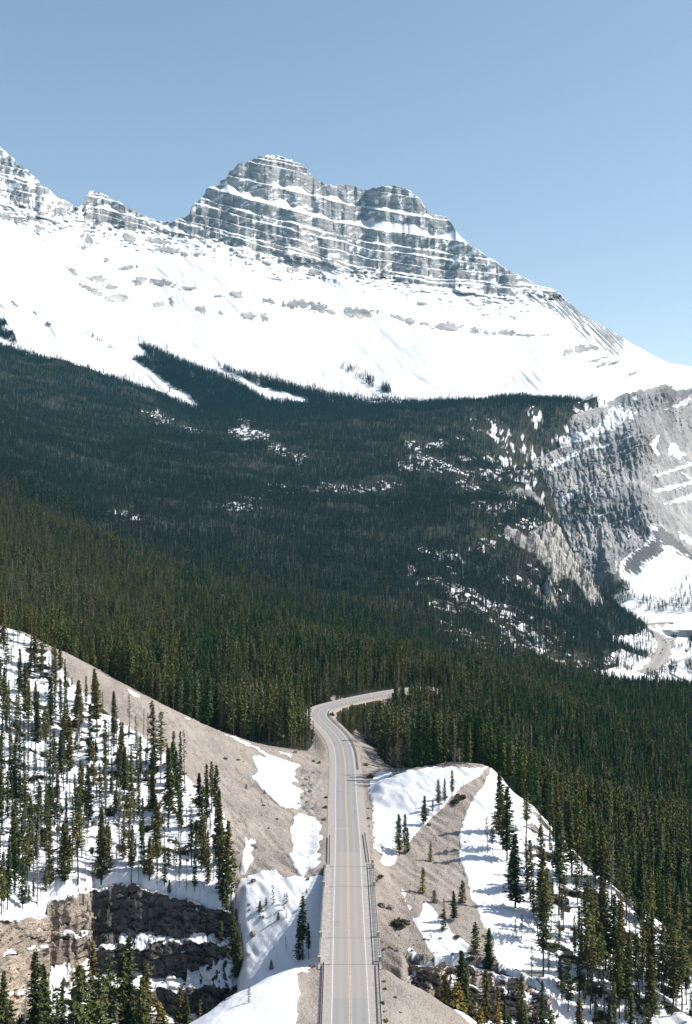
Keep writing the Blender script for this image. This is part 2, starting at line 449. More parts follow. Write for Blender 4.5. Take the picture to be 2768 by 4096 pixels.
SNOW_NEAR = [
 ([(300,4300),(620,4200),(757,4096),(900,4003),(1059,3917),(1160,3891),(1192,3905),(1198,3960),(1188,4010),(1196,4060),(1180,4110),(1190,4300)], 6),
 (Z8([(60,640),(75,560),(100,500),(140,480),(200,460),(240,445),(280,450),(320,445),(350,465),(400,482),(440,470),(480,490),(530,490),(575,455),(600,470),(700,500),(700,1060),(560,1090),(480,1085),(300,1170),(150,1180),(60,1250),(0,1265),(-80,1290),(-80,1210),(80,1120),(110,1000),(115,900),(90,780)]), 2.5),
 (ZL([(920,1105),(880,1150),(860,1200),(850,1260),(825,1300),(820,1360),(840,1410),(850,1480),(845,1560),(860,1610),(785,1635),(830,1680),(850,1740),(880,1800),(930,1880),(1000,1890),(1050,1830),(1130,1800),(1190,1740),(1215,1660),(1230,1560),(1275,1470),(1270,1340),(1230,1260),(1170,1200),(1080,1160),(1000,1130)]), 2),
 (ZL([(320,400),(420,392),(520,405),(440,330),(290,240),(400,280),(500,350),(560,375),(680,410),(800,460),(960,515),(900,560),(880,590),(915,620),(870,640),(890,690),(935,740),(850,710),(835,730),(880,770),(1000,845),(940,880),(985,890),(935,940),(945,1000),(950,1055),(890,1075),(840,1050),(760,1055),(700,1025),(600,930),(530,880),(470,820),(420,740),(345,650),(410,600),(395,520),(360,470)]), 2),
 (ZL([(0,115),(130,165),(320,225),(300,240),(140,185),(60,150)]), 1.5),
 (ZL([(680,330),(760,340),(850,365),(830,415),(770,385),(700,360)]), 1.5),
 (ZL([(455,170),(540,190),(490,200),(480,250),(450,230)]), 1.5),
 (Z8([(130,240),(150,290),(160,230),(195,265),(180,300),(170,340),(185,370),(150,430),(130,480),(95,480),(95,430),(110,360),(120,300)]), 2),
 (Z6([(800,400),(850,425),(885,455),(850,450),(815,425)]), 1.5), (Z6([(1120,560),(1205,598),(1150,580)]), 1.2), (Z6([(1265,625),(1310,645),(1280,640)]), 1.2),(Z6([(1420,690),(1500,710),(1571,745),(1571,770),(1500,735)]), 1.5),
 (Z5([(885,945),(940,935),(990,940),(1000,962),(925,1003),(1000,975),(1060,952),(1110,925),(1250,912),(1400,905),(1560,905),(1660,906),(1640,935),(1571,990),(1500,1030),(1440,1090),(1370,1170),(1290,1250),(1200,1330),(1150,1396),(1100,1450),(1010,1480),(960,1440),(900,1400),(850,1396),(850,1300),(860,1200),(825,1110),(815,1060),(850,1000)]), 2.5),
 (Z8([(915,215),(990,200),(1050,300),(1080,360),(1060,410),(1010,420),(970,390),(1000,350),(930,300)]), 2),
 (Z8([(1110,560),(1140,580),(1140,640),(1180,660),(1170,720),(1190,750),(1220,740),(1250,790),(1290,850),(1330,960),(1380,1000),(1440,1040),(1500,1090),(1440,1090),(1330,1010),(1280,930),(1230,830),(1160,700),(1120,620)]), 2),
 (Z9([(0,590),(30,620),(75,660),(130,720),(155,770),(200,800),(255,850),(245,900),(330,940),(340,990),(260,960),(200,930),(140,960),(95,940),(60,870),(40,800),(0,750),(-30,690)]), 2.5),
 (Z9([(-10,940),(20,930),(60,1000),(20,1020),(-20,990),(-60,940),(-100,880),(-90,860)]), 2),
 (Z9([(280,-6),(262,30),(245,70),(225,130),(200,215),(212,300),(205,340),(240,420),(250,490),(275,560),(310,650),(345,740),(400,830),(395,900),(440,980),(490,1050),(560,1090),(620,1110),(700,1150),(640,1260),(600,1280),(590,1500),(2200,1500),(2200,850),(1700,600),(1250,640),(1100,500),(1000,410),(830,260),(720,110),(640,30),(540,-70),(440,-130),(385,-180),(340,-80),(300,-40)]), 3),
 (Z9([(60,1155),(140,1180),(210,1240),(300,1320),(270,1320),(180,1245)]), 1.5),(Z9([(1360,190),(1440,260),(1500,420),(1420,330)]), 3),(Z9([(1250,400),(1340,430),(1400,560),(1300,520)]), 4),
 (LSLOPE, 4),
]
# far and mid: (cx, cy, rx, ry, angle, tree density left standing there)
SPARSE = [(1000,1738,48,26,5,.03),(985,1715,22,20,0,.1),(1150,1812,70,16,25,.25),(1080,1770,40,12,30,.4),(640,1680,75,16,18,.35),(760,1715,75,14,18,.4),(880,1745,60,12,20,.5),
 (1780,1872,150,26,6,.33),(1900,1888,130,18,5,.3),(1850,1930,60,20,25,.6),(2010,1880,130,45,15,.42),(1740,1772,90,14,-4,.5),(1840,1760,60,10,-4,.5),(1640,1830,60,16,-8,.5),(1700,1775,70,12,0,.6),
 (1000,1995,120,26,-14,.62),(1250,1960,130,22,5,.66),(1480,1950,90,16,0,.6),(1560,2010,80,14,0,.7),(450,2050,80,12,20,.7),(560,2075,50,10,20,.6),(880,2380,60,16,20,.66),(1010,2430,60,12,20,.7),(1330,2470,60,12,20,.7),
 (1900,2430,160,70,25,.5),(2010,2530,190,70,25,.45),(1880,2550,120,40,15,.5),(2100,2610,110,40,20,.45),(1880,2210,90,30,-20,.55),(1780,2245,60,16,0,.6),(1740,2200,60,10,0,.6),
 (1950,1720,50,30,20,.3),(2060,1770,80,26,30,.22),(2150,1700,24,45,-12,.1),(2210,1760,100,22,-18,.3),(2290,1720,70,18,-28,.3),(2390,1670,60,26,-20,.2),(2460,1650,45,22,-10,.12),(2130,1800,60,40,20,.2),
 (2060,2010,120,22,-6,.3),(2150,2110,60,26,20,.3),(2020,2100,50,12,0,.3),(2330,2650,30,26,30,.3),(2430,2650,60,14,-20,.35),(2520,2650,50,14,-30,.3),(2080,2330,50,50,40,.35),(2170,2400,60,60,50,.4),(2560,1680,60,40,0,.2),
 (2440,1628,70,34,15,.12),(2380,1660,60,24,20,.15),(1520,1610,40,8,0,.4),(1430,1600,50,7,0,.4)]
ROCKS = [Z3([(440,690),(520,650),(640,630),(740,600),(750,640),(790,760),(850,880),(880,960),(930,1040),(990,1150),(1030,1230),(1040,1330),(960,1340),(900,1240),(850,1200),(760,1250),(700,1130),(640,1040),(560,1010),(540,950),(470,930),(480,890),(600,930),(700,880),(740,870),(700,800),(640,740),(560,740),(470,720)]),
 Z3([(580,1200),(640,1290),(700,1380),(790,1440),(820,1470),(800,1370),(740,1240),(680,1250),(640,1280)]),
 Z3([(980,1160),(1030,1210),(1040,1340),(970,1350),(940,1260)])]
SLUMP = [Z3([(715,1655),(800,1680),(860,1720),(920,1760),(880,1790),(760,1780),(740,1730)]), Z5([(600,400),(660,430),(590,445),(540,430)]),
 Z5([(560,500),(620,470),(700,460),(850,405),(1000,365),(1060,350),(1000,400),(985,440),(990,480),(920,500),(800,470),(700,450),(640,480),(600,540),(560,540)]),
 Z5([(740,640),(800,720),(880,800),(930,880),(1060,940),(900,900),(780,850),(750,760),(700,690)])]

RUBBLE = ZL([(960,520),(1050,530),(1180,560),(1250,700),(1245,900),(1230,1100),(1150,1150),(1060,1130),(960,1060),(950,960),(1000,880),(960,800),(900,720),(920,620)])
ERODED = Z6([(1390,1120),(1470,1190),(1571,1260),(1640,1330),(1600,1460),(1530,1330),(1500,1450),(1480,1600),(1440,1400)])
def crest_line(px):
    L = np.interp(px, [-400, 102, 255, 382, 509, 636, 827, 942, 1100, 1230, 1290], [510, 492, 481, 472, 465, 459, 458, 459, 462, 458, 520])
    Rr = np.interp(px, [1290, 1440, 1500, 1533, 1580, 1630, 1700, 1760, 1894, 1962, 2030, 2142, 2264, 2448, 2600, 2768, 3200], [520, 505, 478, 460, 432, 412, 397, 390, 386, 390, 384, 374, 360, 340, 330, 322, 305])
    return np.where(px < 1290, L, Rr)
def ground_masks(px, py, X, Y, Z):
    j = fbm(X / 3.0, Y / 3.0, 3.3, o=4) * 6
    jf = fbm(X / 40.0, Y / 40.0, 1.3, o=4)
    near = Y < crest_line(px) + 4
    snow = np.zeros(px.shape); rock = np.zeros(px.shape); soil = np.zeros(px.shape); wet = np.zeros(px.shape)
    for poly, w in SNOW_NEAR:
        m = polymask(px, py, poly, w, j * (0.95 if w < 3 else 1.5)) * near
        if poly is LSLOPE:
            mott = fbm(X / 4.0, Y / 4.0, 7.0, o=4) * ss(311, 322, Y)
            soil = np.maximum(soil, m * ss(0.30, 0.42, mott) * 0.95)
            m = m * (1 - ss(0.26, 0.38, mott))
        snow = np.maximum(snow, m)
        if poly is not LSLOPE: wet = np.maximum(wet, polymask(px, py, poly, w * 3.2, j * 2) * near)
    # mottling on the wooded slope to the right of the moraine
    mr = near * ss(1960, 2250, px) * (Y > 240)
    mott = fbm(X / 4.5, Y / 4.5, 11.0, o=4)
    k = ss(0.22, 0.36, mott) * mr * 0.9
    soil = np.maximum(soil, k); snow = snow * (1 - k)
    soil = np.maximum(soil, .75 * wet * (snow < .5) * ss(-.3, .3, fbm(X / 2.0, Y / 3.5, 93, o=3)))
    rub = polymask(px, py, RUBBLE, 4, j * 1.5) * near
    rock = np.maximum(rock, rub * (snow < .5) * ss(-.25, .2, fbm(X / 2.2, Y / 2.2, 91, o=4)))
    ero = polymask(px, py, ERODED, 10, j * 3) * near
    soil = np.maximum(soil, ero * (snow < .5) * .5 * ss(-.1, .35, fbm((X + Y) / 2.0, (Y - X) / 14.0, 92, o=4)))
    # canyon floor: patchy snow and dark litter
    can = near & (Z < -20) & (Y < 300)
    c = ss(-.05, .1, fbm(X / 6.0, Y / 6.0, 2.0, o=4))
    snow = np.where(can, np.maximum(snow, c), snow); soil = np.where(can, 1 - c, soil)
    # forest floor: dark litter where the stand is closed, snow where it is open
    farm = ~near
    den = np.ones(px.shape)
    jj = jf * 0.45
    for cx, cy, rx, ry, an, d in SPARSE:
        sel = (np.abs(px - cx) < rx + ry + 40) & (np.abs(py - cy) < rx + ry + 40) & (Y > 700)
        if not sel.any(): continue
        e = ellmask(px[sel], py[sel], cx, cy, rx * 1.1, ry * 1.1, an, 0.9, jj[sel] * 3.2)
        if d >= .2: d = .45 + .45 * d
        den[sel] = np.minimum(den[sel], 1 - e * (1 - d))
    for poly in ROCKS:
        r = polymask(px, py, poly, 5, jf * 22) * (Y > 1200) * (Y < 2500)
        rock = np.maximum(rock, r); den = np.minimum(den, 1 - r * 0.68)
    for i, poly in enumerate(SLUMP):
        r = polymask(px, py, poly, 3, j * 1.2) * (Y > 440) * (Y < 1500)
        den = np.minimum(den, 1 - r)
    gravel = np.zeros(px.shape)
    for i, poly in enumerate(SLUMP):
        gravel = np.maximum(gravel, polymask(px, py, poly, 3, j) * (Y > 440) * (Y < 1500))
    fsnow = ss(0.93, 0.74, den) * (0.75 + 0.5 * fbm(X / 9.0, Y / 9.0, 5.5, o=3))
    fsnow = np.where((Y < crest_line(px) + 12) & (px < 1290) & (fbm(X / 5, Y / 5, 44, o=3) > .05), .8, fsnow)
    fsnow = fsnow * (1 - rock * 0.75)
    valley = (Z < -95) & (Y > 1250)
    fsnow = np.where(valley, 1, fsnow)
    snow = np.where(farm, np.clip(fsnow, 0, 1), snow)
    fsn = snow; snow = np.where(farm & ~valley, snow * ss(-.12, .12, fbm(X / 6, Y / 9, 45, o=4) + (fsn - .75) * .5), snow)
    soil = np.where(farm, np.clip(1 - snow - rock, 0, 1), soil)
    pl = ss(2270, 2330, px) * (Y > 2900); snow = np.maximum(snow, pl * ss(-.25, .05, fbm(X / 14, Y / 30, 46, o=3))); soil = soil * (1 - snow)
    snow = snow * (1 - gravel); soil = soil * (1 - gravel)
    # bare lower snow on the upper edge of the hillside
    top = ss(3330, 3420, Y); snow = np.maximum(snow, top); soil = soil * (1 - top)
    return snow, rock, soil, den

# ground relief
nearw = 1 - ss(380, 520, gY)
gPYraw = HY + (HC - gZ) * F / gY
rel = fbm(gX / 9.0, gY / 9.0, 0, o=5) * 0.55 * nearw + fbm(gX / 70.0, gY / 70.0, 4, o=4) * 7.0 * ss(560, 1000, gY) * (1 - ss(-95, -112, gZ) * (gY > 1250))
lsl = polymask(gPXc := gPX, gPYraw, LSLOPE, 25) * (gY < 440)
rel = rel + lsl * (fbm(gX / 14.0, gY / 10.0, 8, o=3) * 1.6 + np.abs(fbm(gX / 5.0, gY / 5.0, 18, o=3)) * 0.7)
# gullied gravel
scr = nearw * (1 - lsl) * (gY > 240)
rel = rel - scr * np.abs(fbm((gX + gY * .5) / 3.5, (gY - gX * .4) / 18.0, 21, o=3)) * 0.8
rbm = polymask(gPX, gPYraw, RUBBLE, 8) * (gY < 440)
rc, rj = cells(gX / 1.7, gY / 2.6, 13, .4)
rel = rel + rbm * ((rc - .4) * .9 - ss(.15, 0, rj) * .4)
rockr = np.zeros(gPX.shape)
for poly in ROCKS: rockr = np.maximum(rockr, polymask(gPX, gPYraw, poly, 12) * (gY > 1200) * (gY < 2500))
rel = rel + rockr * (np.abs(fbm(gX / 30., gY / 60., 3, o=5)) * 34 - 8)
gZ = gZ + rel * ss(5.5, 13, rd)
k = 1 - ss(6.6, 12, rd)
flat = np.where(gY > 560, -0.12 - 0.0 * gY, -0.12)
gZ = gZ * (1 - k * (1 - onbridge)) + flat * k * (1 - onbridge)
gZ = np.where(onbridge > 0, np.minimum(gZ, -1.6 * onbridge * (1 - ss(6, 9, rd)) + gZ * ss(6, 9, rd) + 50 * ss(7, 10, rd)), gZ)
kv = 1 - ss(9, 26, vd)
gZ = gZ * (1 - kv) + (VZ - 0.4) * kv
LCOL = [(-420,[(3655,272),(3660,266),(3800,264),(3815,262),(4000,260),(4020,258),(4150,255),(4300,250)]),
 (0,[(3672,276),(3680,271),(3795,270),(3812,268.6),(3960,267.5),(4000,266),(4100,265),(4300,256)]),
 (90,[(3668,283),(3676,279.5),(3795,278.6),(3812,277),(3950,276),(3990,274.5),(4090,273),(4300,262)]),
 (182,[(3655,293),(3662,288.5),(3785,287.5),(3800,286),(3935,285),(3990,281),(4100,277),(4300,268)]),
 (196,[(3590,301),(3600,297),(3735,296),(3752,294),(3850,293),(3950,287),(4090,278),(4300,268)]),
 (280,[(3572,303),(3580,299),(3735,298),(3752,296),(3842,295.4),(3950,290),(4090,280),(4300,268)]),
 (358,[(3560,305),(3568,302),(3700,301),(3740,299),(3828,298.3),(3930,293),(4080,284),(4300,268)]),
 (374,[(3548,310),(3556,306.5),(3788,304.5),(3812,299.5),(3900,298.5),(3940,291),(4060,288),(4300,268)]),
 (450,[(3545,309),(3553,306),(3765,304),(3795,298.5),(3893,297.5),(3950,290.5),(4050,289),(4300,268)]),
 (540,[(3553,309),(3560,306),(3742,304),(3778,298),(3895,297),(3960,289.5),(4052,288.5),(4300,268)]),
 (640,[(3572,308),(3580,305),(3733,303.5),(3765,298),(3905,296.5),(3955,289.5),(4065,288),(4300,268)]),
 (720,[(3594,307),(3602,304),(3738,302.6),(3766,297.5),(3890,296),(3955,288.5),(4072,287.4),(4300,267)]),
 (830,[(3630,304),(3638,301),(3736,300),(3766,295),(3862,293.6),(3948,287),(4062,286),(4250,268)]),
 (925,[(3645,303),(3653,299.5),(3745,298),(3790,291),(3832,289.6),(3938,281),(4010,279.5),(4160,268)]),
 (985,[(3760,304),(3775,302),(3850,296),(3890,291),(3920,289),(4005,283),(4060,280),(4160,272)])]
RCOL = [
 (1600,[(3850,272),(3866,268),(3937,265),(3960,264),(4030,261),(4085,259),(4250,250)]),
 (1690,[(3862,269),(3870,264),(3925,262.8),(3940,261),(3995,259.6),(4040,256),(4120,246)]),
 (1760,[(3870,268),(3878,262.8),(3935,261.6),(3948,260),(4022,258.6),(4060,255),(4130,245)]),
 (1870,[(3868,267),(3876,262.6),(3932,261.6),(3946,259.8),(4050,258),(4085,254),(4140,244)]),
 (1950,[(3868,267),(3876,263),(3945,261.4),(3958,259.6),(4066,257.6),(4090,254),(4140,244)]),
 (2030,[(3898,265.5),(3906,261.6),(3965,260.2),(3980,258.6),(4078,256.6),(4100,253),(4150,243)]),
 (2110,[(3938,263),(3946,259.4),(3990,258.4),(4004,256.8),(4082,254.8),(4105,252),(4150,243)]),
 (2200,[(3990,260),(3998,256.8),(4030,255.8),(4046,254),(4078,252.6),(4105,250),(4150,243)])]
def clamp_under(cols):
    """keep the soil behind and below the separately built rock faces"""
    us = np.array([c[0] for c in cols], float); j = np.nonzero((PXS > us[0]) & (PXS < us[-1]))[0]
    n = len(cols[0][1])
    Yn = np.array([[q[1] for q in c[1]] for c in cols], float); Zn = np.array([[zof(*q) for q in c[1]] for c in cols], float)
    for c in j:
        yy = np.array([np.interp(PXS[c], us, Yn[:, k]) for k in range(n)])[::-1]; zz = np.array([np.interp(PXS[c], us, Zn[:, k]) for k in range(n)])[::-1]
        m = (YS >= yy[0] + 2) & (YS <= yy[-1])
        drop = np.interp(YS[m], [yy[0] + 2, yy[0] + 8, yy[-1] - 1.0, yy[-1]], [0, 3.5, 3.5, .4])
        wc_ = float(ss(0, 80, min(PXS[c] - us[0], us[-1] - PXS[c])))
        gZ[m, c] += (np.minimum(gZ[m, c], np.interp(YS[m] - 2.2, yy, zz) - drop) - gZ[m, c]) * wc_
        zr = zz[-1]; b = YS - yy[-1]; tg = zr + .3 * b; w = (1 - ss(10, 36, b)) * (b >= -.4) * wc_
        gZ[:, c] = np.where((w > 0) & (tg > gZ[:, c]), gZ[:, c] + (tg - gZ[:, c]) * w, gZ[:, c])
clamp_under(LCOL); clamp_under(RCOL)
gPY = HY + (HC - gZ) * F / gY
snow, rock, soil, den = ground_masks(gPX, gPY, gX, gY, gZ)
rw = (1 - ss(7.2, 8.6, rd + fbm(gX / 2.5, gY / 2.5, 31, o=3) * 1.2)) * (1 - onbridge)
snow *= 1 - rw; soil *= 1 - rw
vw = 1 - ss(10, 16, vd + fbm(gX / 14, gY / 14, 3, o=3) * 6)
snow *= 1 - vw * .9; soil *= 1 - vw
gZ = gZ + .34 * ss(.35, .65, snow) * (gY < 445) * (1 - rw) * (1 - onbridge); gPY = HY + (HC - gZ) * F / gY
MAT_GROUND = terrain_mat("gravel_and_snow", (0.345, 0.302, 0.262), (0.33, 0.315, 0.295), (0.028, 0.028, 0.017), 2.2, 0.8, bump=0.8)
me = mesh_from("ground", np.stack([gX, gY, gZ], -1).reshape(-1, 3), grid_faces(*gX.shape), MAT_GROUND, True,
               {'mask': np.stack([snow, rock, soil, np.ones_like(snow)], -1).reshape(-1, 4)})
obj("ground", me, kind='structure')

def hit(px, py, ymin=200.0):
    """where the line through a photo pixel first meets the ground"""
    c = int(np.clip(round((px - PXS[0]) / 4.5), 0, len(PXS) - 1))
    col = gPY[:, c]; r0 = int(np.argmax(YS >= ymin))
    r = r0 + int(np.argmax(col[r0:] <= py))
    if r == r0: Y = YS[r]
    else:
        a, b = col[r - 1], col[r]; t = (a - py) / (a - b + 1e-9); Y = YS[r - 1] + t * (YS[r] - YS[r - 1])
    return xof(px, Y), Y
def gz(x, y):
    px = CX + x / y * F
    c = np.clip((px - PXS[0]) / 4.5, 0, len(PXS) - 1.001); r = np.clip(np.interp(math.log(y), WS, np.arange(len(WS))), 0, len(WS) - 1.001)
    i, j = int(r), int(c); u, v = r - i, c - j
    return float(gZ[i, j] * (1 - u) * (1 - v) + gZ[i + 1, j] * u * (1 - v) + gZ[i, j + 1] * (1 - u) * v + gZ[i + 1, j + 1] * u * v)

# ================================================================== MOUNTAIN
# tongues of forest that run up the snowfield, and loose trees above the tree line: (outline, density)
def Z1(p): return [(x / 1.122, 500 + y / 1.122) for x, y in p]
def Zc(p): return [(900 + x / 1.4282, 1400 + y / 1.4282) for x, y in p]
def Zd(p): return [(x / 2.2443, 1200 + y / 2.2443) for x, y in p]
TONG = [(Z1([(600,1050),(650,1042),(680,1060),(640,1000),(625,985),(700,1003),(850,1075),(1000,1130),(1100,1180),(1180,1230),(1270,1275),(1230,1290),(1100,1280),(1000,1310),(900,1270),(850,1210),(780,1180),(720,1130),(650,1085)]), .9),
 (Z1([(980,1082),(1060,1110),(1150,1130),(1250,1150),(1330,1180),(1400,1200),(1480,1215),(1571,1230),(1700,1300),(1350,1330),(1300,1270),(1400,1252),(1380,1230),(1280,1200),(1180,1180),(1100,1140),(1020,1105)]), .8),
 (Zd([(0,130),(40,190),(90,260),(150,360),(155,410),(100,390),(40,350),(0,340),(-200,300),(-200,50)]), .65),
 (Zd([(775,285),(830,310),(900,360),(960,390),(1030,435),(1020,445),(930,405),(850,355)]), .5),
 (Zd([(410,205),(440,210),(465,250),(440,240)]), .6),
 (Zc([(650,110),(700,60),(760,100),(830,150),(860,180),(850,215),(790,190),(720,165)]), .42),(Zc([(890,205),(930,210),(950,245),(900,245)]), .7),(Zc([(820,160),(855,180),(850,220),(810,205)]), .6),
 ([(-450,1330),(0,1385),(100,1410),(180,1440),(260,1462),(380,1500),(480,1525),(580,1560),(680,1600),(760,1640),(760,1760),(-450,1760)], .95),
 ([(740,1640),(850,1630),(1000,1618),(1150,1612),(1250,1640),(1380,1625),(1480,1618),(1500,1610),(1700,1612),(1950,1612),(2150,1604),(2280,1596),(2330,1612),(2330,1760),(740,1760)], .95),
 (Zd([(130,400),(290,430),(480,500),(700,590),(900,650),(1200,690),(1571,800),(1571,860),(1200,760),(900,700),(600,620),(280,540)]), .16), (Zd([(1100,300),(1300,350),(1571,420),(1571,470),(1280,400)]), .10),
 (Zc([(160,90),(260,130),(420,190),(540,250),(480,240),(300,180)]), .16), (Zc([(700,260),(1000,270),(1000,320),(700,310)]), .35), (Zc([(1250,270),(1420,280),(1400,330),(1280,310)]), .25), (Zc([(460,200),(560,220),(700,280),(560,290),(480,240)]), .5)]
SK = [(-60,300),(0,333),(25,355),(40,372),(60,385),(85,408),(100,425),(115,432),(130,447),(150,456),(165,467),(175,470),(184,464),(192,466),(193,452),(196,443),(205,432),(220,436),(235,440),(248,448),(260,455),(275,462),(290,470),(310,482),(330,492),(355,500),(385,505),(405,496),(430,486),(434,472),(440,464),(452,452),(465,440),(468,430),(474,424),(498,420),(500,410),(516,401),(520,388),(532,380),(545,370),(560,366),(580,358),(600,354),(620,353),(640,356),(660,363),(675,371),(690,375),(698,385),(705,396),(712,400),(716,410),(740,418),(760,422),(780,420),(800,421),(815,428),(830,432),(840,430),(850,424),(870,422),(890,420),(905,424),(920,430),(935,437),(945,445),(956,456),(965,470),(975,485),(1000,490),(1020,496),(1030,512),(1035,525),(1048,540),(1060,551),(1075,562),(1090,570),(1105,583),(1120,590),(1135,602),(1150,611),(1170,622),(1190,630),(1210,642),(1230,650),(1250,655),(1265,661),(1272,668),(1280,675),(1320,710),(1370,740),(1420,770),(1470,800),(1520,825),(1571,833),(1700,842),(2050,870)]
skx = np.array([a * 1.7619 for a, b in SK]); sky_ = np.array([b * 1.7619 for a, b in SK])
skx = np.r_[-900, -300, skx[1:]]; sky_ = np.r_[380, 450, sky_[1:]]
MC = [(-600,1500,3100),(0,1430,3250),(0,1000,4000),(0,800,4400),(0,590,4800),(-600,900,4100),(-600,500,4800),(350,1550,3300),(350,1100,4100),(350,900,4450),(350,780,4620),(700,1600,3320),(700,1200,4050),(700,950,4500),(700,880,4600),
 (1250,1640,3330),(1250,1350,3830),(1250,1100,4366),(1250,900,4560),(1100,620,4880),(850,900,4500),(1450,760,4800),(1500,1110,4400),(1750,1640,3400),(1750,1350,3900),(1750,1150,4400),(1600,740,4760),(1750,860,4720),(1950,1180,4450),(1950,1000,4650),
 (2200,1620,3500),(2200,1400,3950),(2200,1180,4480),(2768,1560,3950),(2768,1470,4500),(2500,1580,3700),(2500,1400,4250),(3300,1580,3950),(3300,1480,4600),(3700,1500,4700),
 (0,1800,2850),(-600,1800,2800),(700,1800,3050),(1250,1800,3100),(1750,1800,3200),(2300,1800,3300),(2768,1800,3800),(3300,1800,3800)]
MC = [(a, b, c + (.24 * (min(max(a, -300), 2300) - 1250) / F * c if b < 1250 else 0)) for a, b, c in MC]
mfit = RBF([((a - CX) / F, (b - 1000) / F) for a, b, c in MC], [c / 1000 for a, b, c in MC], c=0.02)
mpx = np.concatenate([np.arange(-700, -60, 8), np.arange(-60, 2830, 3.2), np.arange(2830, 3600, 9)])
top = np.interp(mpx, skx, sky_)
cragw = ((mpx < 2230) * 1.0)
top = top + fbm(mpx / 11.0, mpx * 0, 5, o=3) * 4.0 * cragw + fbm(mpx / 60.0, mpx * 0, 8, o=3) * 3 * (1 - cragw)
NV = 330
vv = np.linspace(0, 1, NV)
base = np.full(mpx.shape, 1760.0)
# more rows in the cliffs
vq = np.where(vv < 0.32, vv / 0.32 * 0.55, 0.55 + (vv - 0.32) / 0.68 * 0.45)
mPX, mV = np.meshgrid(mpx, vq)
cut = np.interp(mPX, [-700, 300, 900, 1700, 2250, 2600, 3600], [0.6, 0.6, .62, .62, .6, .6, .6])
mPY = base + (top - base) * mV
_mx = mpx[::3]; _my = np.linspace(380, 1800, 120)
_a, _b = np.meshgrid((_mx - CX) / F, (_my - 1000) / F)
_d = mfit(_a, _b) * 1000
def mdepth(px, py):
    c = np.clip(np.interp(px, _mx, np.arange(len(_mx))), 0, len(_mx) - 1.001); r = np.clip(np.interp(py, _my, np.arange(len(_my))), 0, len(_my) - 1.001)
    i = r.astype(int); j = c.astype(int); u = r - i; v = c - j
    return _d[i, j] * (1 - u) * (1 - v) + _d[i + 1, j] * u * (1 - v) + _d[i, j + 1] * (1 - u) * v + _d[i + 1, j + 1] * u * v
CLIFFZONE = [(-900,700),(-300,760),(0,794),(45,812),(89,830),(135,855),(178,876),(215,892),(250,905),(262,870),(290,862),(322,842),(334,850),(342,905),(437,903),(499,919),(624,930),(704,946),(775,955),(873,976),(980,1003),(1114,1030),(1266,1060),(1380,1085),(1457,1100),(1582,1125),(1742,1160),(1867,1173),(1947,1182),(2081,1193),(2250,1192),(2290,1190),(2290,300),(-900,200)]
jm = fbm(mPX / 22, mPY / 12, 2, o=4)
zone = polymask(mPX, mPY, CLIFFZONE, 9, jm * 16)
zone[:, mpx > 2260] = 0
# beds: a coordinate that follows the dip seen in the face, thin and thick beds alternating
sx = np.array([-700, 340, 700, 1260, 1800, 2250, 3600]); sl = np.array([0.30, 0.22, .30, .24, .12, .02, .02])
xx = np.arange(-700, 3601); S = np.cumsum(np.interp(xx, sx, sl))
bed = mPY - np.interp(mPX, xx, S) + np.interp(1100, xx, S) + fbm(mPX / 240, mPY / 160, 6, o=3) * 9 + fbm(mPX / 40, mPY / 25, 16, o=2) * 2.2
r2 = np.random.default_rng(5)
edges = [250.0]
while edges[-1] < 1700: edges.append(edges[-1] + r2.choice([14, 24, 38, 56, 78], p=[.24, .22, .22, .2, .12]))
edges = np.array(edges)
ei = np.clip(np.searchsorted(edges, bed) - 1, 0, len(edges) - 2)
th = edges[ei + 1] - edges[ei]
t = (bed - edges[ei]) / th                      # 0 = top of bed, 1 = foot
# the foot of each cliff stands on a snowy ledge: lower 28 % of the step
lw = r2.choice([0.05, 0.09, 0.13, 0.18, 0.27], len(edges))[ei] * np.clip(1 + fbm(mPX / 70, ei * 3.7, 4, o=3) * 1.5, 0.12, 1.9)
lw = np.where(mPX > 1820, lw * 1.25, lw)
led = ss(1 - lw - 0.10, 1 - lw + 0.04, t)
q = np.where(t < 1 - lw, 0.15 * t / (1 - lw), 0.15 + 0.85 * (t - 1 + lw) / lw)   # share of the step's depth used so far
pyq = mPY - t * th + q * th
mD0 = mdepth(mPX, np.clip(mPY, 380, 1800))
mD = mD0 * (1 - zone) + (mdepth(mPX, np.clip(pyq, 380, 1800))) * zone
but = fbm(mPX / 130, mPY / 600, 9, o=4); but2 = np.abs(fbm(mPX / 34, mPY / 300, 12, o=3)); but3 = fbm(mPX / 11, mPY / 26, 13, o=3)
cb, cj = cells(mPX / 46, ei * 1.0 + .5, 3, .18); cb2, cj2 = cells(mPX / 19, bed / 16, 5, .3)
mD = mD + zone * (but * 60 + but2 * 4 + but3 * 2.5 + cb * 9 + ss(.10, 0, cj) * 4 + cb2 * 2 + ss(.12, 0, cj2) * 1.5)
snowm = 1 - zone * np.clip(1 - led * 0.95, 0, 1)
steep = 1 - zone
